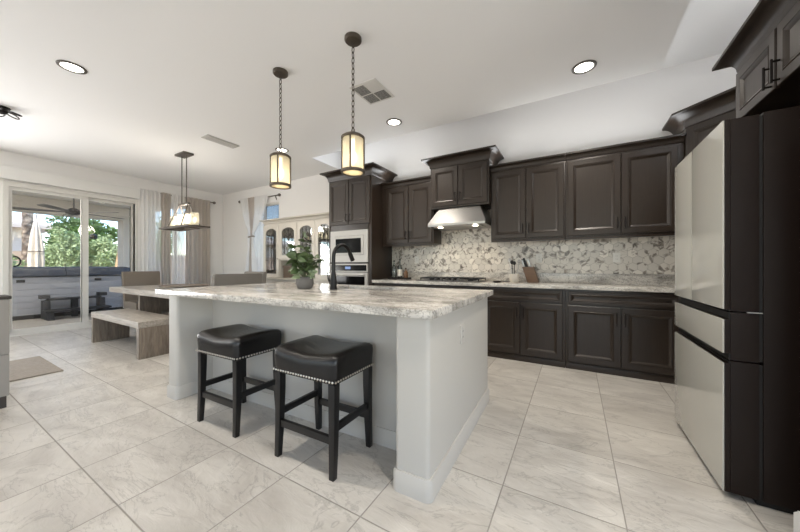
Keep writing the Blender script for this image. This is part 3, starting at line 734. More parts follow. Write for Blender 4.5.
# faucet
t = thing('kitchen_faucet', 'black gooseneck pull-down faucet standing on the island top', 'faucet', (-1.835, 1.985, .921))
mb = MB(); mb.lathe((0, 0, 0), [(.034, 0), (.034, .006), (.030, .012), (.027, .09), (.021, .13), (.018, .15)], 20); mb.build('faucet_base', M['black'], t)
pts = [(0, 0, .14), (0, 0, .20), (0, 0, .26)] + [(0, .115 - .115 * math.cos(a), .28 + .115 * math.sin(a)) for a in [PI * i / 14 for i in range(0, 13)]]
mb = MB(); mb.tube(pts, .017, 12); mb.build('spout', M['black'], t)
e = Vector(pts[-1]); dv = (Vector(pts[-1]) - Vector(pts[-2])).normalized()
mb = MB(); mb.tube([e, e + dv * .02, e + dv * .085], [.018, .021, .022], 12); mb.build('spray_head', M['black'], t)
mb = MB(); mb.cyl((-.018, 0, .07), (-.055, 0, .075), .011, n=10); mb.tube([(-.05, 0, .075), (-.062, 0, .085), (-.068, -.005, .155)], [.007, .007, .005], 8); mb.build('lever', M['black'], t)

# ------------------------------------------------------------------ bar stools
def make_stool(label):
    t = thing('bar_stool', label, 'stool', group='backless leather bar stools at the island')
    W, D = .475, .375; z0 = .50
    mb = MB(); nx, ny = 20, 16; bm = mb.bm
    def se(u): return math.copysign(abs(u) ** 1, u)
    rings = []
    # layered superellipse rings from bottom to crown
    def ring(sx, sy, zf, n=64, e=.16):
        out = []
        for i in range(n):
            a = 2 * PI * i / n; c, s_ = math.cos(a), math.sin(a)
            x = sx * math.copysign(abs(c) ** e if abs(c) > 1e-9 else 0, c); y = sy * math.copysign(abs(s_) ** e if abs(s_) > 1e-9 else 0, s_)
            out.append((x, y, zf(x, y)))
        return out
    saddle = lambda x, y, b_: b_ + .034 * (abs(x) / (W / 2)) ** 2 - .006 * (abs(y) / (D / 2)) ** 2
    rings.append(ring(W / 2 - .012, D / 2 - .012, lambda x, y: z0))
    rings.append(ring(W / 2 - .002, D / 2 - .002, lambda x, y: z0 + .004))
    rings.append(ring(W / 2, D / 2, lambda x, y: z0 + .03))
    rings.append(ring(W / 2 + .004, D / 2 + .004, lambda x, y: saddle(x, y, z0 + .075)))
    rings.append(ring(W / 2 + .002, D / 2 + .002, lambda x, y: saddle(x, y, z0 + .105)))
    rings.append(ring(W / 2 - .008, D / 2 - .008, lambda x, y: saddle(x, y, z0 + .122), e=.2))
    rings.append(ring(W / 2 - .028, D / 2 - .028, lambda x, y: saddle(x, y, z0 + .132), e=.24))
    for f in (.75, .5, .25, .08):
        rings.append(ring(W / 2 * f, D / 2 * f, lambda x, y: saddle(x, y, z0 + .137), e=.3 + (1 - f) * .7))
    mb.rings(rings); mb.build('seat_cushion', M['leather'], t, ang=60)
    # nailhead trim: one continuous decorative strip of studs
    mb = MB(); per = []
    st = .0205
    for i in range(int(W / st)): per += [(-W / 2 + st * (i + .5), -D / 2 - .001, 0), (-W / 2 + st * (i + .5), D / 2 + .001, 0)]
    for i in range(int(D / st)): per += [(-W / 2 - .001, -D / 2 + st * (i + .5), 1), (W / 2 + .001, -D / 2 + st * (i + .5), 1)]
    for x, y, k in per: mb.sphere((x, y, z0 + .017), .0068, 8, 5, (.6, 1, 1) if k else (1, .6, 1))
    mb.build('nailhead_trim', M['nail'], t)
    lx, ly = .207, .156
    for sx in (-1, 1):
        for sy in (-1, 1):
            mb = MB(); a = .021
            spl = 1.0
            rs = []
            for z, hw, ex in ((0, .0155, .012), (.18, .0185, .004), (.40, .021, 0), (z0 - .001, .022, 0)):
                cx, cy = sx * (lx + ex * .3), sy * (ly + ex)
                rs.append([(cx - hw, cy - hw, z), (cx + hw, cy - hw, z), (cx + hw, cy + hw, z), (cx - hw, cy + hw, z)])
            mb.rings(rs); mb.build('leg', M['espresso'], t, bevel=.003)
    for sy in (-1, 1):
        zz = .20
        mb = MB(); mb.box(-lx + .02, lx - .02, sy * (ly + .004) - .011, sy * (ly + .004) + .011, zz - .022, zz + .018); mb.build('stretcher', M['espresso'], t, bevel=.002)
    for sx in (-1, 1):
        zz = .26
        mb = MB(); mb.box(sx * lx - .011, sx * lx + .011, -ly + .02, ly - .02, zz - .02, zz + .018); mb.build('stretcher', M['espresso'], t, bevel=.002)
    return t
s1 = make_stool('black leather saddle stool nearer the camera, right of the pair at the island')
s1.location = (-1.315, 1.37, 0)
s2 = copy_tree(s1); s2.location = (-2.145, 1.37, 0); s2['label'] = 'black leather saddle stool farther from the camera, left of the pair at the island'

# the island stands very slightly askew to the range wall
piv = Vector((-.583, 1.288, 0)); th = math.radians(1.6); rot = Matrix.Rotation(th, 4, 'Z')
for o in list(COL.objects):
    if o.parent is None and (o.name.split('.')[0] in ('kitchen_island', 'island_worktop', 'undermount_sink', 'bar_stool') or (o.get('label') or '').startswith('pale outlet on the end wall')):
        o.location = piv + rot @ (o.location - piv); o.rotation_euler.z += th

# ------------------------------------------------------------------ pendants
M['lampglass'] = None
def lamp_glass():
    m, nt, b = newmat('seeded_cream_glass'); nt.nodes.remove(b)
    t = N(nt, 'ShaderNodeBsdfTransparent', Color=(1, .96, .86, 1)); g = N(nt, 'ShaderNodeBsdfTranslucent', Color=(.78, .74, .62, 1)); gl = N(nt, 'ShaderNodeBsdfGlossy', Roughness=.15)
    df = N(nt, 'ShaderNodeBsdfDiffuse', Color=(.64, .62, .53, 1))
    a = N(nt, 'ShaderNodeMixShader', Fac=.55); nt.links.new(t.outputs[0], a.inputs[1]); nt.links.new(g.outputs[0], a.inputs[2])
    c = N(nt, 'ShaderNodeMixShader', Fac=.35); nt.links.new(a.outputs[0], c.inputs[1]); nt.links.new(df.outputs[0], c.inputs[2])
    d_ = N(nt, 'ShaderNodeMixShader', Fac=.07); nt.links.new(c.outputs[0], d_.inputs[1]); nt.links.new(gl.outputs[0], d_.inputs[2])
    nt.links.new(d_.outputs[0], nt.nodes['Material Output'].inputs[0]); return m
M['lampglass'] = lamp_glass()
M['bulb'] = emit('warm_bulb', (1, .82, .52, 1), 6)
M['pend'] = plain('aged_bronze', srgb(78, 69, 59), .42, .35)
def make_pendant(label):
    t = thing('pendant_lantern', label, 'pendant light', group='lantern pendants over the island')
    zt, zb, r = 2.185, 1.868, .086
    mb = MB(); mb.lathe((0, 0, CZ - .03), [(.02, -.004), (.06, 0), (.068, .008), (.068, .0295)], 28); mb.build('canopy', M['pend'], t)
    mb = MB(); z = CZ - .034; k = 0; link = .05
    while z > zt + .035:
        pts = []
        for i in range(10):
            a = 2 * PI * i / 10; p = (.011 * math.cos(a), .027 * math.sin(a))
            pts.append((p[0] if k % 2 else 0, 0 if k % 2 else p[0], z - .018 + p[1]))
        mb.tube(pts, .0036, 6, closed=True); z -= link * .86; k += 1
    mb.build('chain', M['pend'], t)
    mb = MB(); mb.tube([(.016 * math.cos(2 * PI * i / 14), 0, zt + .022 + .02 * math.sin(2 * PI * i / 14)) for i in range(14)], .003, 6, closed=True); mb.build('ring', M['pend'], t)
    mb = MB(); mb.lathe((0, 0, zt - .045), [(r + .007, 0), (r + .009, .004), (r + .008, .014), (r * .85, .03), (r * .5, .045), (.02, .052), (.012, .058)], 32); mb.build('lantern_cap', M['pend'], t)
    mb = MB(); mb.lathe((0, 0, zb), [(r - .006, 0), (r + .010, 0), (r + .010, .022), (r - .006, .022), (r - .006, 0)], 32, cap=False); mb.build('bottom_ring', M['pend'], t)
    mb = MB()
    for i in range(4):
        a = PI / 2 * i + .45; T = Matrix.Rotation(a, 4, 'Z'); mb.box(r - .001, r + .008, -.006, .006, zb + .0225, zt - .046, M=T)
    mb.build('frame_bar', M['pend'], t)
    mb = MB(); n = 72
    rs = [[((r - .004 - (.0012 if i % 2 else 0)) * math.cos(2 * PI * i / n), (r - .004 - (.0012 if i % 2 else 0)) * math.sin(2 * PI * i / n), z) for i in range(n)] for z in (zb + .0225, zt - .046)]
    mb.rings(rs, False, False); mb.build('glass_cylinder', M['lampglass'], t)
    mb = MB(); mb.lathe((0, 0, 0), [(.001, zb + .004), (r - .008, zb + .004), (r - .008, zb + .007), (.001, zb + .007)], 28); mb.build('bottom_glass', M['lampglass'], t)
    mb = MB(); mb.sphere((0, 0, zb + .13), .032, 14, 10, (1, 1, 1.5)); mb.cyl((0, 0, zb + .175), (0, 0, zt - .04), .014, n=12); mb.build('bulb', M['bulb'], t)
    return t
p1 = make_pendant('bronze lantern pendant nearer the camera, with the longer visible chain'); p1.location = (-1.535, 1.885, 0)
p2 = copy_tree(p1); p2.location = (-2.39, 1.869, 0); p2['label'] = 'bronze lantern pendant farther away, hanging above the potted plant'; p2.rotation_euler.z = .2
for (px, py) in ((-1.535, 1.885), (-2.39, 1.869)):
    ld = bpy.data.lights.new('pendant_glow', 'POINT'); ld.energy = .7; ld.color = (1, .8, .52); ld.shadow_soft_size = .04
    lo = bpy.data.objects.new('pendant_glow', ld); COL.objects.link(lo); lo.location = (px, py, 1.93)

# ------------------------------------------------------------------ recessed lights and vents
M['cantrim'] = plain('satin_nickel_trim', srgb(92, 86, 79), .4, .3)
M['canlens'] = emit('led_lens', (1, .95, .85, 1), 5)
M['vent'] = plain('vent_white', srgb(214, 211, 206), .6); M['ventdark'] = plain('vent_louver_grey', srgb(120, 118, 114), .8)  # second, darker grey goes on most of the square vent's louvers
def can(label, x, y, power=100):
    t = thing('recessed_light', label, 'ceiling light', (x, y, CZ), group='recessed ceiling lights')
    mb = MB(); mb.lathe((0, 0, 0), [(.075, -.001), (.1, -.001), (.098, -.006), (.086, -.010), (.076, -.008), (.075, -.001)], 36, cap=False); mb.build('trim_ring', M['cantrim'], t)
    mb = MB(); mb.lathe((0, 0, 0), [(.001, -.004), (.075, -.004), (.075, -.0012), (.001, -.0012)], 32); mb.build('lens', M['canlens'], t)
    ld = bpy.data.lights.new('recessed_lamp', 'SPOT'); ld.energy = power; ld.spot_size = 2.5; ld.spot_blend = .9; ld.color = (1, .92, .81); ld.shadow_soft_size = .07
    lo = bpy.data.objects.new('recessed_lamp', ld); COL.objects.link(lo); lo.location = (x, y, CZ - .02)
can('lit recessed ceiling light at the upper left, over the open floor', -3.985, .861, 62)
can('lit recessed ceiling light nearest the refrigerator', .071, 3.227)
can('lit recessed ceiling light in front of the range hood cabinet', -1.981, 3.246)
can('lit recessed ceiling light seen just above the far pendant lantern', -3.982, 3.141, 55)
can('added out-of-view recessed ceiling light over the open floor in front of the stools', -1.98, .86)  # added beyond the frame to brighten the floor
can('added out-of-view recessed ceiling light over the aisle between island end and refrigerator', .07, .86)  # also added out of view, for more light on the floor
t = thing('air_vent', 'square louvered ceiling vent beside the near pendant chain', 'vent', (-1.835, 2.575, CZ))
mb = MB(); mb.box(-.16, .16, -.185, .185, -.006, -.0005); mb.build('vent_frame', M['vent'], t, bevel=.002)
for (a, b_) in ((-.135, -.008), (.008, .135)):
    for (c, d_) in ((-.16, -.008), (.008, .16)):
        mb = MB()
        for k in range(8):
            yy = c + (d_ - c) * (k + .5) / 8; mb.box(a, b_, yy - .005, yy + .005, -.011, -.0065)
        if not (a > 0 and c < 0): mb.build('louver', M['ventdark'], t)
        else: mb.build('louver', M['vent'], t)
t = thing('air_vent', 'narrow flat pale ceiling register between the kitchen and dining area', 'vent', (-4.48, 2.475, CZ))
mb = MB(); mb.box(-.085, .085, -.23, .23, -.012, -.0005); mb.build('vent_frame', plain('register_grey', srgb(186, 183, 178), .6), t, bevel=.003)
mb = MB()
for k in range(5): mb.box(-.06 + .028 * k, -.048 + .028 * k, -.2, .2, -.0165, -.0125)
mb.build('louver', M['vent'], t)

# ------------------------------------------------------------------ potted plant on the island
M['pot'] = plain('grey_stone_pot', srgb(104, 101, 98), .85, bump=.5, bscale=40, var=.3, vscale=14)
M['leaf'] = plain('dark_green_leaf', srgb(74, 92, 56), .4, var=.3, vscale=12)
M['leaf2'] = plain('pale_green_leaf', srgb(150, 166, 132), .5, var=.15, vscale=12)
M['stem'] = plain('green_stem', srgb(84, 92, 60), .6)
M['soil'] = plain('dark_soil', srgb(48, 40, 34), .95, bump=.5, bscale=60)
t = thing('potted_plant', 'leafy green plant in a small grey stone pot on the island', 'plant', (-2.10, 1.90, .921))
mb = MB(); mb.lathe((0, 0, 0), [(.052, 0), (.066, .012), (.078, .05), (.074, .09), (.066, .105), (.06, .105), (.06, .09)], 28); mb.build('pot', M['pot'], t)
mb = MB(); mb.lathe((0, 0, .0), [(.001, .091), (.059, .091), (.03, .1), (.001, .104)], 20); mb.build('soil', M['soil'], t)
def leaf(mb, p, d, up, L, W, fold=.15):
    d = Vector(d).normalized(); up = Vector(up); s = d.cross(up)
    s = s.normalized() if s.length > 1e-4 else Vector((1, 0, 0)); n = s.cross(d)
    p = Vector(p); C = []; A = []; B = []
    for i in range(6):
        f = i / 5; w = W * (math.sin(PI * (f ** .75)) if 0 < f < 1 else .02); c = p + d * (L * f) - n * (-.25 * L * f * f * 0) + Vector((0, 0, -.35 * L * f * f))
        C.append(c); A.append(c + s * w * .5 + n * w * fold); B.append(c - s * w * .5 + n * w * fold)
    mk = lambda v: mb.bm.verts.new(v)
    C = [mk(v) for v in C]; A = [mk(v) for v in A]; B = [mk(v) for v in B]
    for i in range(5):
        mb.bm.faces.new((C[i], C[i + 1], A[i + 1], A[i])); mb.bm.faces.new((C[i + 1], C[i], B[i], B[i + 1]))
rp = random.Random(3)
stems = MB(); lv = MB(); lv2 = MB()
tips = []
for k in range(9):
    a = 2 * PI * k / 9 + rp.uniform(-.3, .3); ln = rp.uniform(.15, .27); sp = rp.uniform(.07, .19)
    if k == 0: a, ln, sp = 2.6, .38, .06
    base = Vector((.02 * math.cos(a), .02 * math.sin(a), .1)); tip = Vector((sp * math.cos(a), sp * math.sin(a), .1 + ln)); mid = (base + tip) / 2 + Vector((.25 * sp * -math.cos(a), .25 * sp * -math.sin(a), .02))
    stems.tube([base, mid, tip], [.0035, .003, .002], 6)
    for f in (.35, .55, .7, .85, 1.0):
        q = base.lerp(tip, f)
        for s_ in range(2):
            b_ = a + (s_ - .5) * 2.4 + rp.uniform(-.6, .6) + f * 4
            leaf(lv, q, (math.cos(b_), math.sin(b_), rp.uniform(-.2, .7)), (rp.uniform(-1, 1), rp.uniform(-1, 1), .5), rp.uniform(.065, .10), rp.uniform(.05, .075))
for k in range(26):
    a = rp.uniform(0, 2 * PI); r = rp.uniform(.02, .06)
    leaf(lv2, (r * math.cos(a), r * math.sin(a), .1 + rp.uniform(0, .05)), (math.cos(a), math.sin(a), rp.uniform(.0, .9)), (rp.uniform(-1, 1), rp.uniform(-1, 1), .6), rp.uniform(.05, .08), rp.uniform(.035, .05))
stems.build('stem', M['stem'], t); lv.build('leaves', M['leaf'], t); lv2.build('lower_leaves', M['leaf2'], t, label='pale lower leaves')

# ------------------------------------------------------------------ dining table, bench, chairs
M['twood'] = wood('weathered_grey_wood', srgb(128, 121, 112), srgb(176, 168, 158), .4, 5, (1, 9, 9), .12)
M['bwood'] = wood('weathered_brown_wood', srgb(92, 82, 72), srgb(138, 126, 113), .5, 5, (8, 8, 1), .15)
M['fabric'] = plain('grey_linen_upholstery', srgb(122, 117, 111), .9, bump=.35, bscale=350, var=.07, vscale=60)
M['fabric2'] = plain('taupe_linen_upholstery', srgb(128, 117, 105), .9, bump=.35, bscale=350, var=.07, vscale=60)
t = thing('dining_table', 'long weathered grey wooden dining table behind the bench', 'table', (-5.57, 2.46, 0))
TX0, TX1, TY0, TY1 = -1.43, 1.2, -.5, .52
mb = MB(); mb.box(TX0, TX1, TY0, TY1, .675, .76); mb.build('tabletop', M['twood'], t, bevel=.004)
for xx in (-.72, .72):
    mb = MB(); mb.box(xx - .04, xx + .04, -.33, .33, .0, .674); mb.build('leg', M['bwood'], t, bevel=.004)
mb = MB(); mb.box(-.679, .679, -.03, .03, .25, .33); mb.build('stretcher', M['bwood'], t, bevel=.003)
t = thing('dining_bench', 'weathered wooden bench with solid end panels in front of the dining table', 'bench', (-5.33, 1.735, 0))
mb = MB(); mb.box(-.82, .82, -.215, .215, .375, .45); mb.build('seat', M['twood'], t, bevel=.004)
for xx in (-.79, .79):
    mb = MB(); mb.box(xx - .03, xx + .03, -.21, .21, 0, .374); mb.build('end_panel', M['bwood'], t, bevel=.003)
def make_chair(label, mat):
    """faces +x in local coords"""
    t = thing('dining_chair', label, 'chair', group='upholstered chairs at the dining table')
    mb = MB(); mb.box(-.26, .24, -.28, .28, .34, .47); mb.build('seat', mat, t, bevel=.02)
    mb = MB(); w = .29
    rs = []
    for z, x0, x1, ww in ((.30, -.33, -.262, w - .02), (.5, -.34, -.262, w - .01), (.75, -.36, -.285, w), (.98, -.385, -.315, w + .005), (1.02, -.39, -.325, w)):
        rs.append([(x0, -ww, z), (x1 + .0, -ww + .0, z), (x1, ww, z), (x0, ww, z)])
    mb.rings(rs); mb.build('backrest', mat, t, bevel=.012)
    for sx in (-.23, .19):
        for sy in (-.24, .24):
            mb = MB(); mb.rings([[(sx + dx * h, sy + dy * h, z) for dx, dy in ((-1, -1), (1, -1), (1, 1), (-1, 1))] for z, h in ((0, .016), (.339, .024))]); mb.build('leg', M['bwood'], t)
    return t
c = make_chair('taupe upholstered chair at the head of the table nearest the patio door', M['fabric2']); c.location = (-6.97, 2.52, 0)
c = make_chair('grey upholstered chair at the table end nearest the kitchen island, back turned', M['fabric']); c.location = (-4.33, 2.46, 0); c.rotation_euler = (0, 0, PI - .06); c.scale = (1, 1.12, 1)
c = make_chair('grey upholstered chair on the far long side of the table, by the hutch side', M['fabric']); c.location = (-5.15, 3.12, 0); c.rotation_euler = (0, 0, -PI / 2)
mb = MB(); mb.lathe((0, 0, 0), [(.14, 0), (.14, .012), (.05, .02), (.05, .032), (.33, .036), (.345, .05), (.335, .054), (.32, .044), (.02, .042)], 40)
o = mb.build('serving_tray', M['bwood']); o.location = (-5.50, 2.46, .762); tag(o, 'round flat wooden tray in the middle of the dining table', 'tray')

# ------------------------------------------------------------------ linear chandelier
t = thing('linear_chandelier', 'dark metal linear chandelier with frosted glass candles above the dining table', 'chandelier', (-5.50, 2.45, 0))
M['iron'] = plain('weathered_iron', srgb(96, 90, 84), .45, .5)
mb = MB(); mb.box(-.15, .15, -.075, .075, CZ - .03, CZ - .0005); mb.build('canopy', M['iron'], t, bevel=.006)
for xx in (-.075, .075):
    mb = MB(); mb.cyl((xx, 0, CZ - .031), (xx, 0, 2.14), .008, n=8); mb.build('rod', M['iron'], t)
mb = MB(); mb.box(-.16, .16, -.02, .02, 2.115, 2.145); mb.build('yoke_bar', M['iron'], t, bevel=.003)
zf = 1.73
for xx in (-.14, .14):
    for yy in (-.14, .14):
        mb = MB(); mb.tube([(xx, yy * .08, 2.115), (xx * 1.55, yy, zf + .035)], .009, 8); mb.build('hanger', M['iron'], t)
mb = MB(); a, b_ = .47, .15
mb.box(-a, a, -b_ - .013, -b_ + .013, zf, zf + .028); mb.box(-a, a, b_ - .013, b_ + .013, zf, zf + .028)
for xx in (-a + .02, -.18, .18, a - .02): mb.box(xx - .013, xx + .013, -b_ + .013, b_ - .013, zf, zf + .026)
mb.build('frame', M['iron'], t, bevel=.003)
cg = lamp_glass(); cg.name = 'frosted_candle_glass'
cb = emit('chandelier_bulb', (1, .9, .72, 1), 6)
for xx in (-.34, -.115, .11, .335):
    mb = MB(); mb.lathe((xx, 0, zf + .031), [(.06, 0), (.06, .008)], 20); mb.box(xx - .012, xx + .012, -.133, .133, zf + .012, zf + .030); mb.build('candle_plate', M['iron'], t)
    mb = MB(); mb.lathe((xx, 0, zf + .04), [(.055, 0), (.055, .19)], 24, cap=False); g = mb.build('candle_glass', cg, t)
    mb = MB(); mb.sphere((xx, 0, zf + .12), .022, 10, 8, (1, 1, 1.8)); mb.build('bulb', cb, g)
ld = bpy.data.lights.new('chandelier_glow', 'POINT'); ld.energy = 18; ld.color = (1, .92, .8); ld.shadow_soft_size = .15
lo = bpy.data.objects.new('chandelier_glow', ld); COL.objects.link(lo); lo.location = (-5.50, 2.45, zf + .25)

# ------------------------------------------------------------------ hutch
M['cream'] = plain('antique_cream_paint', srgb(196, 190, 180), .45, var=.05, vscale=6)
M['lead'] = plain('lead_came', srgb(58, 55, 52), .4, .7)
M['hglass'] = thin_glass('hutch_glass', (.66, .68, .68, 1), .28)
M['hin'] = plain('hutch_interior', srgb(110, 102, 94), .6)
M['rattan'] = plain('dark_wicker', srgb(98, 84, 72), .8, bump=.6, bscale=80, var=.3, vscale=60)
hx0, hx1, hyf, hyb, hz1 = -5.52, -3.615, 3.92, 4.335, 1.97
t = thing('china_hutch', 'cream china hutch with arched leaded glass doors against the range wall', 'hutch', ((hx0 + hx1) / 2, hyb, 0))
Lh = TR((-(hx0 + hx1) / 2, -hyb, 0))
mb = MB()
mb.box(hx0, hx1, hyf - .05, hyb, .0, .86, M=Lh); mb.build('base', M['cream'], t, bevel=.006)
mb = MB(); mb.box(hx0 - .02, hx1, hyf - .08, hyb, .861, .893, M=Lh); mb.build('ledge', M['cream'], t, bevel=.008)
cols = [(hx0, -5.03), (-5.03, -4.52), (-4.52, -4.05), (-4.05, hx1)]
mb = MB()
for xx in (hx0 + .012, -5.03, -4.52, -4.05, hx1 - .012): mb.box(xx - .012, xx + .012, hyf, hyb - .02, .894, hz1, M=Lh)
mb.box(hx0, hx1, hyb - .018, hyb, .894, hz1, M=Lh); mb.box(hx0, hx1, hyf, hyb - .02, hz1 - .02, hz1 + .01, M=Lh); mb.box(-5.018, -4.062, hyf, hyb - .02, 1.235, 1.26, M=Lh)
mb.build('case', M['cream'], t, bevel=.002)
mb = MB()
for i, (a, b_) in enumerate(cols):
    for z in ((1.28, 1.6) if i in (0, 3) else (1.6,)): mb.box(a + .014, b_ - .014, hyf + .03, hyb - .02, z, z + .012, M=Lh)
mb.build('shelves', M['hin'], t)
mb = MB()
crown(mb, lambda o: [(hx0 - o, hyb), (hx0 - o, hyf - o), (hx1, hyf - o), (hx1, hyb)], hz1 + .012, .075, .07)
bmesh.ops.transform(mb.bm, matrix=Lh, verts=mb.bm.verts); mb.build('crown_molding', M['cream'], t)
def arch_door(a, b_, z0, z1, handle_right):
    w = b_ - a - .012; h = z1 - z0; st = .072; yf = hyf - .024
    T = Lh @ TR((a + .006, hyf - .002, z0))
    # outline of the opening: rectangle with arched head
    r = w / 2 - st; rise = r * .55; n = 12
    op = [(st, st), (w - st, st)] + [(w / 2 + r * math.cos(PI * i / n), h - st - rise + rise * math.sin(PI * i / n)) for i in range(n + 1)]
    m_ = len(op)
    ou = [(0, 0), (w, 0)] + [(w / 2 + w / 2 * max(-1, min(1, math.cos(PI * i / n) * 1.5)), h if 0 < i < n else h - st - rise) for i in range(n + 1)]
    mb = MB()
    def P(q, y): return [tuple(T @ Vector((x, y, z))) for x, z in q]
    mb.rings([P(ou, 0), P(ou, -.022), P(op, -.022), P(op, -.010), P(op, 0)], False, False)
    d = mb.build('door', M['cream'], t)
    mb = MB(); mb.rings([P(op, -.008), P(op, -.012)]); mb.build('glass_pane', M['hglass'], d)
    mb = MB(); cx = w / 2; zt = h - st
    def ln(pts): mb.tube([tuple(T @ Vector((x, -.014, z))) for x, z in pts], .0055, 6)
    ln([(cx, st), (cx, zt - .02)])
    for f in (.3, .62):
        zz = st + (h - 2 * st) * f; k = .07
        ln([(cx, zz - k), (cx + k * .8, zz), (cx, zz + k), (cx - k * .8, zz), (cx, zz - k)])
        ln([(st, zz), (cx - k * .8, zz)]); ln([(cx + k * .8, zz), (w - st, zz)])
    for s_ in (-1, 1):
        ln([(cx + s_ * r * .62, st), (cx + s_ * r * .62, zt - rise * .55)])
        ln([(cx, zt - .25), (cx + s_ * r * .3, zt - .12), (cx + s_ * r * .62, zt - .22)])
    mb.build('lead_tracery', M['lead'], d)
    hx = w - .03 if handle_right else .03
    mb = MB(); mb.sphere(tuple(T @ Vector((hx, -.032, min(h * .35, .4)))), .011, 10, 6); mb.build('knob', M['lead'], d)
arch_door(*cols[0], .90, hz1 - .025, True); arch_door(*cols[1], 1.262, hz1 - .025, True); arch_door(*cols[2], 1.262, hz1 - .025, False); arch_door(*cols[3], .90, hz1 - .025, False)
def small(name, label, cat, mb, mat, loc, group=None):
    o = mb.build(name, mat); o.location = loc; return tag(o, label, cat, group)
mb = MB(); mb.box(-.19, .19, -.13, .13, 0, .22); mb.box(-.20, .20, -.14, .14, .20, .235)
small('wicker_basket', 'dark wicker basket in the open niche of the hutch, left one', 'basket', mb, M['rattan'], (-4.79, 4.09, .895), 'wicker baskets in the hutch niche')
mb = MB(); mb.box(-.17, .17, -.12, .12, 0, .22); mb.box(-.18, .18, -.13, .13, .20, .235)
small('wicker_basket', 'dark wicker basket in the open niche of the hutch, right one', 'basket', mb, M['rattan'], (-4.29, 4.09, .895), 'wicker baskets in the hutch niche')
M['china'] = plain('white_china', srgb(220, 218, 212), .2)
for k, (px, pz, lab) in enumerate(((-5.28, 1.293, 'white china jug on the middle shelf behind the leftmost hutch door'), (-4.77, 1.613, 'white china jug on the upper shelf behind the second hutch door'), (-4.28, 1.261, 'white china jug low behind the third hutch door'))):
    mb = MB(); mb.lathe((0, 0, 0), [(.04, 0), (.07, .05), (.06, .12), (.035, .16), (.045, .19), (.04, .19), (.03, .16)], 20); small('china_jug', lab, 'jug', mb, M['china'], (px, 4.12, pz), 'china jugs in the hutch')

# ------------------------------------------------------------------ curtains
M['sheer'] = cloth('white_sheer_cloth', srgb(250, 249, 248), .5, .22)
M['taupe'] = cloth('taupe_curtain_cloth', srgb(206, 197, 189), .4)
M['rodm'] = plain('pewter_rod', srgb(122, 116, 110), .35, .8)
def hang(name_label, mat, p0, p1, z0, z1, folds, amp, thick=None, group=None, seed=0):
    """straight pleated panel from p0 to p1 (plan points)"""
    rr_ = random.Random(seed); P0, P1 = Vector((*p0, 0)), Vector((*p1, 0)); d = P1 - P0; nrm = Vector((-d.y, d.x, 0)).normalized()
    nu, nz = folds * 8, 14; ph = [rr_.uniform(-.5, .5) for _ in range(folds + 2)]
    mb = MB(); g = []
    for j in range(nz + 1):
        fz = j / nz; row = []
        for i in range(nu + 1):
            f = i / nu; k = min(int(f * folds), folds); a = amp * (.75 + .25 * math.sin(3 * fz + ph[k]))
            o = a * math.sin(2 * PI * f * folds + .5 * ph[k] * fz) + .35 * a * math.sin(2 * PI * f * folds * .5 + 2 * ph[k])
            row.append(mb.bm.verts.new(P0 + d * f + nrm * o + Vector((0, 0, z1 + (z0 - z1) * fz))))
        g.append(row)
    for j in range(nz):
        for i in range(nu): mb.bm.faces.new((g[j][i], g[j + 1][i], g[j + 1][i + 1], g[j][i + 1]))
    o = mb.build('curtain', mat, ang=180); tag(o, name_label, 'curtain', group); return o
xc = XF + .105; GC = 'curtain panels beside the patio door'
hang('white sheer curtain panel right beside the patio door frame', M['sheer'], (xc, 2.63), (xc, 2.98), .03, 2.715, 5, .03, group=GC, seed=1)
hang('narrow taupe curtain panel between the two white sheers', M['taupe'], (xc, 2.99), (xc, 3.17), .03, 2.715, 3, .03, group=GC, seed=2)
hang('white sheer curtain panel between the two taupe panels', M['sheer'], (xc, 3.18), (xc, 3.44), .03, 2.715, 4, .03, group=GC, seed=3)
hang('wide taupe curtain panel nearest the room corner', M['taupe'], (xc, 3.45), (xc, 3.99), .03, 2.715, 6, .035, group=GC, seed=4)
def rod(label, p0, p1, wall_dir, ends=(True, True)):
    t = thing('curtain_rod', label, 'curtain rod'); P0, P1 = Vector(p0), Vector(p1)
    mb = MB(); mb.cyl(P0, P1, .012, n=12); mb.build('rod', M['rodm'], t); u = (P1 - P0).normalized()
    for p, s_, e in ((P0, -1, ends[0]), (P1, 1, ends[1])):
        if not e: continue
        mb = MB(); q = p + u * s_ * .04; mb.sphere(q, .034, 14, 10); mb.cyl(p + u * s_ * .001, p + u * s_ * .02, .02, n=12); mb.build('finial', M['rodm'], t)
        b_ = p - u * s_ * .08; w = Vector(wall_dir)
        mb = MB(); mb.tube([b_ - Vector((0, 0, .013)), b_ + Vector((0, 0, -.05)) + w * .01, b_ + w * .022 + Vector((0, 0, -.09)), b_ + w * .026 + Vector((0, 0, -.06))], .009, 8); mb.build('bracket', M['rodm'], t)
    return t
rod('curtain rod with ball finial over the patio side curtains', (XF + .03, 2.66, 2.70), (XF + .03, 4.09, 2.70), (-1, 0, 0), (False, True))
rod('curtain rod with ball finials above the small window by the hutch', (-6.99, YB - .03, 2.68), (-5.62, YB - .03, 2.68), (0, 1, 0))
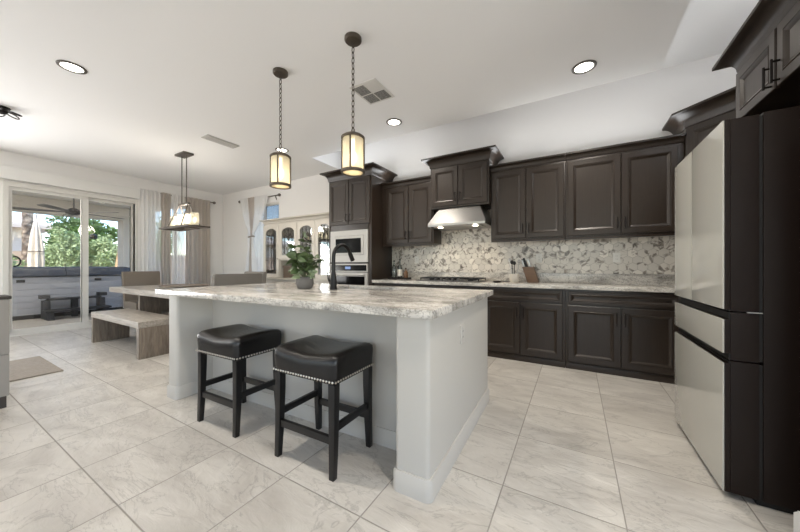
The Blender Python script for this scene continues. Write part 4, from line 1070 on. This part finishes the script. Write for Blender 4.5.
# tied-back sheer
def tied(label):
    t = thing('tied_curtain', label, 'curtain', (-6.44, YB - .115, 0))
    key = [(2.705, -.44, .50), (2.4, -.36, .44), (2.1, -.24, .30), (1.9, -.10, .13), (1.80, -.055, .055), (1.65, -.10, .08), (1.3, -.20, .16), (.7, -.28, .24), (.04, -.32, .28)]
    def edge(z, key=key):
        for (za, a, b_), (zb, c, d_) in zip(key, key[1:]):
            if zb <= z <= za: f = (za - z) / (za - zb); f = f * f * (3 - 2 * f) * .5 + f * .5; return a + (c - a) * f, b_ + (d_ - b_) * f
        return key[-1][1:]
    def sheet(f0, f1, mat, nm, folds, yo, key=key):
        mb = MB(); g = []; nu, nz = folds * 8, 44
        for j in range(nz + 1):
            z = 2.705 + (.04 - 2.705) * j / nz; a, b_ = edge(z, key); row = []; w = b_ - a
            for i in range(nu + 1):
                f = f0 + (f1 - f0) * i / nu
                row.append(mb.bm.verts.new((a + w * f, yo + (.012 + .012 * min(1, w)) * math.sin(2 * PI * folds * i / nu), z)))
            g.append(row)
        for j in range(nz):
            for i in range(nu): mb.bm.faces.new((g[j][i], g[j + 1][i], g[j + 1][i + 1], g[j][i + 1]))
        mb.build(nm, mat, t, ang=180)
    sheet(0, .32, M['sheer'], 'sheer', 4, 0); sheet(.32, .58, M['taupe'], 'taupe_stripe', 3, 0); sheet(.58, 1, M['sheer'], 'sheer', 5, 0)
    sheet(0, 1, M['sheer'], 'under_sheer', 5, .035, [(2.705, -.2, .54), (2.2, -.2, .37), (1.9, -.2, .40), (.04, -.2, .42)])
    mb = MB(); mb.tube([(.075 * math.cos(2 * PI * i / 20), .05 * math.sin(2 * PI * i / 20), 1.80 + .012 * math.cos(2 * PI * i / 20)) for i in range(20)], .014, 8, closed=True); mb.build('tieback', M['taupe'], t)
tied('white sheer curtain with a taupe stripe tied back at the small window')

# ------------------------------------------------------------------ left edge of the frame: sofa, mat, ceiling ornament
M['sofa'] = plain('grey_sofa_fabric', srgb(150, 146, 141), .9, bump=.3, bscale=300)
M['sofatrim'] = plain('dark_sofa_piping', srgb(58, 52, 48), .6)
t = thing('sofa', 'grey upholstered sofa back with dark top edge at the left edge of the room', 'sofa', (-4.325, -.55, 0))
mb = MB(); mb.box(-.45, .42, -1.08, 1.05, .09, .42); mb.build('base', M['sofa'], t, bevel=.012)
mb = MB(); mb.box(.20, .42, -1.08, 1.05, .421, .86); mb.build('backrest', M['sofa'], t, bevel=.012)
mb = MB(); mb.box(.19, .43, -1.09, 1.06, .861, .885); mb.build('top_edge', M['sofatrim'], t, bevel=.006)
for yy in (-.53, .5):
    mb = MB(); mb.box(-.46, .19, yy - .50, yy + .50, .421, .54); mb.build('seat_cushion', M['sofa'], t, bevel=.03)
for xx in (-.38, .38):
    for yy in (-1.0, 1.0):
        mb = MB(); mb.box(xx - .035, xx + .035, yy - .035, yy + .035, 0, .089); mb.build('foot', M['sofatrim'], t)
M['mat'] = plain('grey_brown_woven_mat', srgb(146, 139, 131), .95, bump=.8, bscale=160, var=.3, vscale=40)
mb = MB(); mb.box(-5.73, -4.73, -.85, .96, .001, .012)
o = mb.build('floor_mat', M['mat'], bevel=.003); tag(o, 'grey brown woven mat on the tiles left of the bench', 'mat')
t = thing('ceiling_fixture', 'dark scrolled metal flower on the ceiling at the left edge', 'ceiling light', (-5.69, .67, CZ))
mb = MB(); mb.lathe((0, 0, -.05), [(.01, -.03), (.045, -.015), (.05, .02), (.07, .049)], 16); mb.build('hub', M['bronze'], t)
for k in range(6):
    a = 2 * PI * k / 6; mb = MB(); c_, s_ = math.cos(a), math.sin(a); q = []
    for i in range(12):
        b_ = 2 * PI * i / 12; u, v = .10 + .055 * math.cos(b_), .035 * math.sin(b_); q.append((u * c_ - v * s_, u * s_ + v * c_, -.05 - .015 * math.cos(b_)))
    mb.tube(q, .007, 6, closed=True); mb.build('scroll_petal', M['bronze'], t)

# ------------------------------------------------------------------ outside: patio and yard
M['conc'] = plain('patio_concrete', srgb(140, 136, 130), .85, bump=.2, bscale=20, var=.08, vscale=2)
M['stucco'] = plain('grey_stucco', srgb(190, 184, 174), .9, bump=.3, bscale=60)
M['soffit'] = plain('tan_patio_ceiling', srgb(232, 224, 206), .9, bump=.1, bscale=60)
M['gravel'] = plain('desert_gravel', srgb(222, 206, 184), .95, bump=.6, bscale=30, var=.2, vscale=8)
XO = XF - .155
o = bx('patio_floor', M['conc'], None, -12.9, XO, -7, 9, -.12, -.03); o['kind'] = 'structure'
o = bx('yard_ground', M['gravel'], None, -40, -12.9, -30, 30, -.2, -.06); o['kind'] = 'structure'
o = bx('patio_ceiling', M['soffit'], None, -12.0, XO, -7, 4.5, 2.90, 3.02); o['kind'] = 'structure'
o = bx('patio_beam', M['stucco'], None, -12.45, -12.0, -7, 4.5, 2.52, 3.02); o['kind'] = 'structure'
o = bx('patio_pillar', M['stucco'], None, -12.45, -12.0, 3.68, 4.5, -.03, 2.519); o['kind'] = 'structure'
# hot tub
M['tub'] = plain('grey_tub_siding', srgb(140, 142, 149), .5, var=.05, vscale=3)
M['tubtrim'] = plain('pale_tub_corner', srgb(196, 196, 198), .5)
M['cover'] = plain('slate_vinyl_cover', srgb(62, 68, 80), .3, 0, .5)
t = thing('hot_tub', 'grey sided hot tub with dark vinyl cover on the patio', 'hot tub', (-11.25, 2.1, -.03))
mb = MB()
for k in range(6): mb.box(-1.03, 1.03, -1.13, 1.13, .09 + .137 * k, .09 + .137 * k + .134)
mb.build('siding', M['tub'], t, bevel=.004)
mb = MB(); mb.box(-1.02, 1.02, -1.12, 1.12, 0, .089); mb.build('plinth', M['fridge_gap'], t)
for sx in (-1, 1):
    for sy in (-1, 1):
        mb = MB(); mb.box(sx * 1.045 - .03, sx * 1.045 + .03, sy * 1.10 - .07, sy * 1.10 + .07, .05, .915); mb.build('corner_trim', M['tubtrim'], t, bevel=.01)
for s_ in (-1, 1):
    mb = MB(); y0_, y1_ = (-1.2, -.003) if s_ < 0 else (.003, 1.2)
    mb.rings([[(x, y, z) for x, y in ((-1.1 + i_, y0_ + i_ * (s_ < 0)), (1.1 - i_, y0_ + i_ * (s_ < 0)), (1.1 - i_, y1_ - i_ * (s_ > 0)), (-1.1 + i_, y1_ - i_ * (s_ > 0)))] for z, i_ in ((.93, .0), (1.06, .0), (1.10, .02), (1.135, .10))])
    mb.build('cover_half', M['cover'], t, bevel=.006)
for yy in (-.65, .55):
    mb = MB(); mb.box(1.031, 1.05, yy - .06, yy + .06, .80, .86); mb.build('latch', M['black'], t, bevel=.006)
# steps
t = thing('spa_steps', 'black plastic two-tread steps in front of the hot tub', 'steps', (-9.85, 2.2, -.03))
M['bplas'] = plain('black_resin', srgb(36, 37, 41), .45)
mb = MB(); mb.box(-.26, .0, -.42, .42, .40, .44); mb.build('tread', M['bplas'], t, bevel=.008)
mb = MB(); mb.box(.02, .30, -.52, .52, .17, .21); mb.build('tread', M['bplas'], t, bevel=.008)
for s_ in (-1, 1):
    mb = MB(); mb.prism([(-.26, .0), (.31, .0), (.26, .169), (.0, .169), (-.02, .399), (-.26, .399)], s_ * .44 - .05, s_ * .44 + .05, Matrix(((1, 0, 0, 0), (0, 0, 1, 0), (0, 1, 0, 0), (0, 0, 0, 1))))
    mb.build('side_support', M['bplas'], t, bevel=.006)
    mb = MB(); mb.box(-.25, -.03, s_ * .46 - .07, s_ * .46 + .07, .441, .52); mb.build('planter_box', M['bplas'], t, bevel=.01)
mb = MB(); mb.box(-.2, -.1, -.05, .05, 0, .399); mb.build('centre_post', M['bplas'], t)
# ceiling fan
M['fanw'] = plain('dark_fan_blade', srgb(58, 54, 52), .4)
t = thing('patio_fan', 'dark ceiling fan under the patio roof', 'fan', (-9.5, 2.08, 2.90))
mb = MB(); mb.lathe((0, 0, 0), [(.03, -.07), (.07, -.03), (.07, -.001)], 16); mb.cyl((0, 0, -.07), (0, 0, -.53), .013, n=10); mb.build('downrod', M['black'], t)
mb = MB(); mb.lathe((0, 0, -.66), [(.06, 0), (.13, .03), (.14, .08), (.09, .12), (.05, .15)], 24); mb.build('motor', M['black'], t)
for k in range(5):
    a = .55 + 2 * PI * k / 5; T = Matrix.Rotation(a, 4, 'Z') @ Matrix.Translation((0, 0, -.60)) @ Matrix.Rotation(.18, 4, 'X')
    mb = MB(); q = [(.12, -.03), (.3, -.055), (.85, -.075), (.92, -.05), (.92, .05), (.85, .075), (.3, .055), (.12, .03)]
    mb.prism(q, -.006, .006, T); mb.build('blade', M['fanw'], t)
# bird feeder
t = thing('hanging_feeder', 'small black bird feeder hanging from the patio beam before the shrubs', 'bird feeder', (-12.2, 3.07, 2.519))
mb = MB(); mb.cyl((0, 0, -.001), (0, 0, -.46), .004, n=6); mb.build('cord', M['black'], t)
mb = MB(); mb.lathe((0, 0, -.60), [(.07, 0), (.09, .02), (.085, .09), (.10, .10), (.02, .15)], 12); mb.build('feeder_body', M['black'], t)
# umbrella
t = thing('patio_umbrella', 'closed cream patio umbrella standing beyond the hot tub', 'umbrella', (-14.0, 2.28, -.06))
M['canvas'] = plain('cream_canvas', srgb(222, 212, 196), .9)
mb = MB(); n = 48; rs = []
for z, r in ((1.0, .13), (1.35, .145), (1.7, .13), (2.1, .10), (2.4, .06), (2.62, .02)):
    rs.append([(r * (1 + .22 * math.cos(8 * 2 * PI * i / n)) * math.cos(2 * PI * i / n), r * (1 + .22 * math.cos(8 * 2 * PI * i / n)) * math.sin(2 * PI * i / n), z) for i in range(n)])
mb.rings(rs); mb.build('canopy', M['canvas'], t)
mb = MB(); mb.cyl((0, 0, .08), (0, 0, 2.68), .022, n=10); mb.lathe((0, 0, 2.68), [(.03, 0), (.02, .05), (.005, .07)], 10); mb.build('pole', M['stucco'], t)
mb = MB(); mb.lathe((0, 0, 0), [(.26, 0), (.26, .05), (.06, .09)], 20); mb.build('base', M['black'], t)
mb = MB(); mb.tube([(.165 * math.cos(2 * PI * i / 24), .165 * math.sin(2 * PI * i / 24), 1.62) for i in range(24)], .012, 6, closed=True); mb.build('strap', M['bwood'], t)
# palm
def bark():
    m, nt, b = newmat('palm_bark'); tc = N(nt, 'ShaderNodeTexCoord')
    v = N(nt, 'ShaderNodeTexVoronoi', Scale=7.0); nt.links.new(tc.outputs['Object'], v.inputs['Vector'])
    cr = N(nt, 'ShaderNodeValToRGB'); cr.color_ramp.elements[0].color = srgb(176, 158, 138); cr.color_ramp.elements[1].color = srgb(96, 82, 70); cr.color_ramp.elements[1].position = .7
    nt.links.new(v.outputs['Distance'], cr.inputs['Fac']); nt.links.new(cr.outputs['Color'], b.inputs['Base Color'])
    bp = N(nt, 'ShaderNodeBump', Strength=1.0, Distance=.05); nt.links.new(v.outputs['Distance'], bp.inputs['Height']); nt.links.new(bp.outputs['Normal'], b.inputs['Normal'])
    b.inputs['Roughness'].default_value = .9; return m
M['palm'] = bark()
M['frond'] = plain('palm_frond_green', srgb(96, 118, 70), .6)
t = thing('palm_tree', 'palm tree with a rough patterned trunk behind the umbrella', 'tree', (-18, 2.72, -.06))
mb = MB(); mb.lathe((0, 0, 0), [(.2, 0), (.16, .5), (.14, 2), (.15, 4), (.17, 5.6), (.1, 5.9)], 18); mb.build('trunk', M['palm'], t)
for k in range(14):
    a = 2 * PI * k / 14; mb = MB(); dz = .6 if k % 2 else .1
    pts = [Vector((math.cos(a) * r_, math.sin(a) * r_, 5.7 + dz * r_ - .28 * r_ * r_)) for r_ in (.1, .5, 1.0, 1.5, 2.0, 2.4)]
    mb.tube(pts, [.03, .025, .02, .015, .01, .006], 5)
    for i in range(1, 6):
        for f in (0, .33, .66):
            p = pts[i - 1].lerp(pts[i], f)
            for s_ in (-1, 1): leaf(mb, p, (math.cos(a + s_ * 1.0), math.sin(a + s_ * 1.0), -.3), (0, 0, 1), .5, .05)
    mb.build('frond', M['frond'], t)
# shrubs and trees
def foliage_mat(name, c):
    m = plain(name, c, .6, var=.45, vscale=2.2); return m
def shrub(name, label, cat, x, y, h, rx, ry, col, n=1500, trunk=.4, seed=0, ls=.16, group='shrubs beyond the patio'):
    t = thing(name, label, cat, (x, y, -.06), group=group); rr_ = random.Random(seed)
    mb = MB(); mb.cyl((0, 0, 0), (0, 0, trunk + .5), .09, .05, 8)
    for k in range(5):
        a = rr_.uniform(0, 6.28); mb.tube([(0, 0, trunk * .6), (.4 * rx * math.cos(a), .4 * ry * math.sin(a), trunk + .35 * h)], [.05, .02], 6)
    mb.build('branches', M['palm'], t)
    mb = MB(); zc = trunk + (h - trunk) / 2; rz = (h - trunk) / 2
    cl = []
    for k in range(26):
        v = Vector((rr_.gauss(0, 1), rr_.gauss(0, 1), rr_.gauss(0, 1))).normalized() * rr_.uniform(.45, .85)
        cl.append((v, rr_.uniform(.22, .42)))
    for k in range(n):
        c_, r_ = cl[rr_.randrange(len(cl))]; v = c_ + Vector((rr_.gauss(0, 1), rr_.gauss(0, 1), rr_.gauss(0, 1))).normalized() * r_ * rr_.uniform(.6, 1)
        p = Vector((v.x * rx, v.y * ry, max(zc + v.z * rz, .05)))
        d = Vector((rr_.gauss(0, 1), rr_.gauss(0, 1), rr_.gauss(.2, .8))).normalized(); s_ = d.cross(Vector((rr_.gauss(0, 1), rr_.gauss(0, 1), rr_.gauss(0, 1)))).normalized()
        L_ = ls * rr_.uniform(.6, 1.2); W_ = L_ * .45
        vs2 = [mb.bm.verts.new(q) for q in (p, p + d * L_ * .5 + s_ * W_ * .5, p + d * L_, p + d * L_ * .5 - s_ * W_ * .5)]
        mb.bm.faces.new(vs2)
    me_parent = t
    bm = mb.bm; me = bpy.data.meshes.new('foliage'); bm.to_mesh(me); bm.free(); me.materials.append(col)
    o = bpy.data.objects.new('foliage', me); COL.objects.link(o); o.parent = t
fA = foliage_mat('deep_green_foliage', srgb(104, 132, 72)); fB = foliage_mat('sage_green_foliage', srgb(160, 176, 128)); fC = foliage_mat('mid_green_foliage', srgb(128, 152, 92))
shrub('leafy_tree', 'broad dense green tree filling the yard between the umbrella and the patio pillar', 'tree', -18.3, 4.35, 3.75, .9, 1.35, fA, 6500, .9, 1, .2)
shrub('leafy_tree', 'dense green tree farther back behind the patio pillar', 'tree', -19.2, 7.2, 4.0, .8, .9, fA, 2000, .9, 2, .2)
shrub('garden_shrub', 'pale sage shrub in front of the tree right of the umbrella', 'shrub', -16.2, 3.25, 2.5, .7, .52, fB, 3000, .2, 3, .15)
shrub('garden_shrub', 'pale sage shrub in front of the tree left of the patio pillar', 'shrub', -16.3, 4.42, 2.45, .7, .52, fB, 3000, .2, 4, .15)
shrub('garden_shrub', 'low pale green shrub left of the umbrella by the door jamb', 'shrub', -15.2, 1.95, 1.75, .5, .4, fB, 1400, .1, 6, .15)
mb = MB(); mb.tube([(-15, 4.42, -.06), (-15.02, 4.46, .9), (-15.05, 4.56, 1.9)], [.14, .12, .08], 10)
o = mb.build('tree_stump', plain('tan_bark', srgb(196, 160, 120), .9, bump=.5, bscale=20)); tag(o, 'short leaning tan trunk beside the patio pillar', 'tree trunk')
mb = MB(); mb.box(-20.2, -20.0, -12, 14, -.06, 1.75)
o = mb.build('garden_wall', plain('tan_block_wall', srgb(186, 166, 148), .9, bump=.3, bscale=10)); o['kind'] = 'structure'
# neighbour house
t = thing('neighbor_house', 'pale neighbor house with low grey roof beyond the yard', 'house', (-27, -2, -.06))
mb = MB(); mb.box(-4, 4, -9, 5.9, 0, 3.0); mb.build('house_wall', plain('pale_stucco', srgb(214, 206, 196), .9), t)
mb = MB(); mb.rings([[(-4.6, -9.6, 3.0), (4.6, -9.6, 3.0), (4.6, 6.4, 3.0), (-4.6, 6.4, 3.0)], [(-4.6, -9.6, 3.18), (4.6, -9.6, 3.18), (4.6, 6.4, 3.18), (-4.6, 6.4, 3.18)], [(-.2, -5.2, 4.7), (.2, -5.2, 4.7), (.2, 2.0, 4.7), (-.2, 2.0, 4.7)]])
mb.build('roof', plain('pale_tile_roof', srgb(196, 186, 178), .8, bump=.5, bscale=6), t, smooth=False)
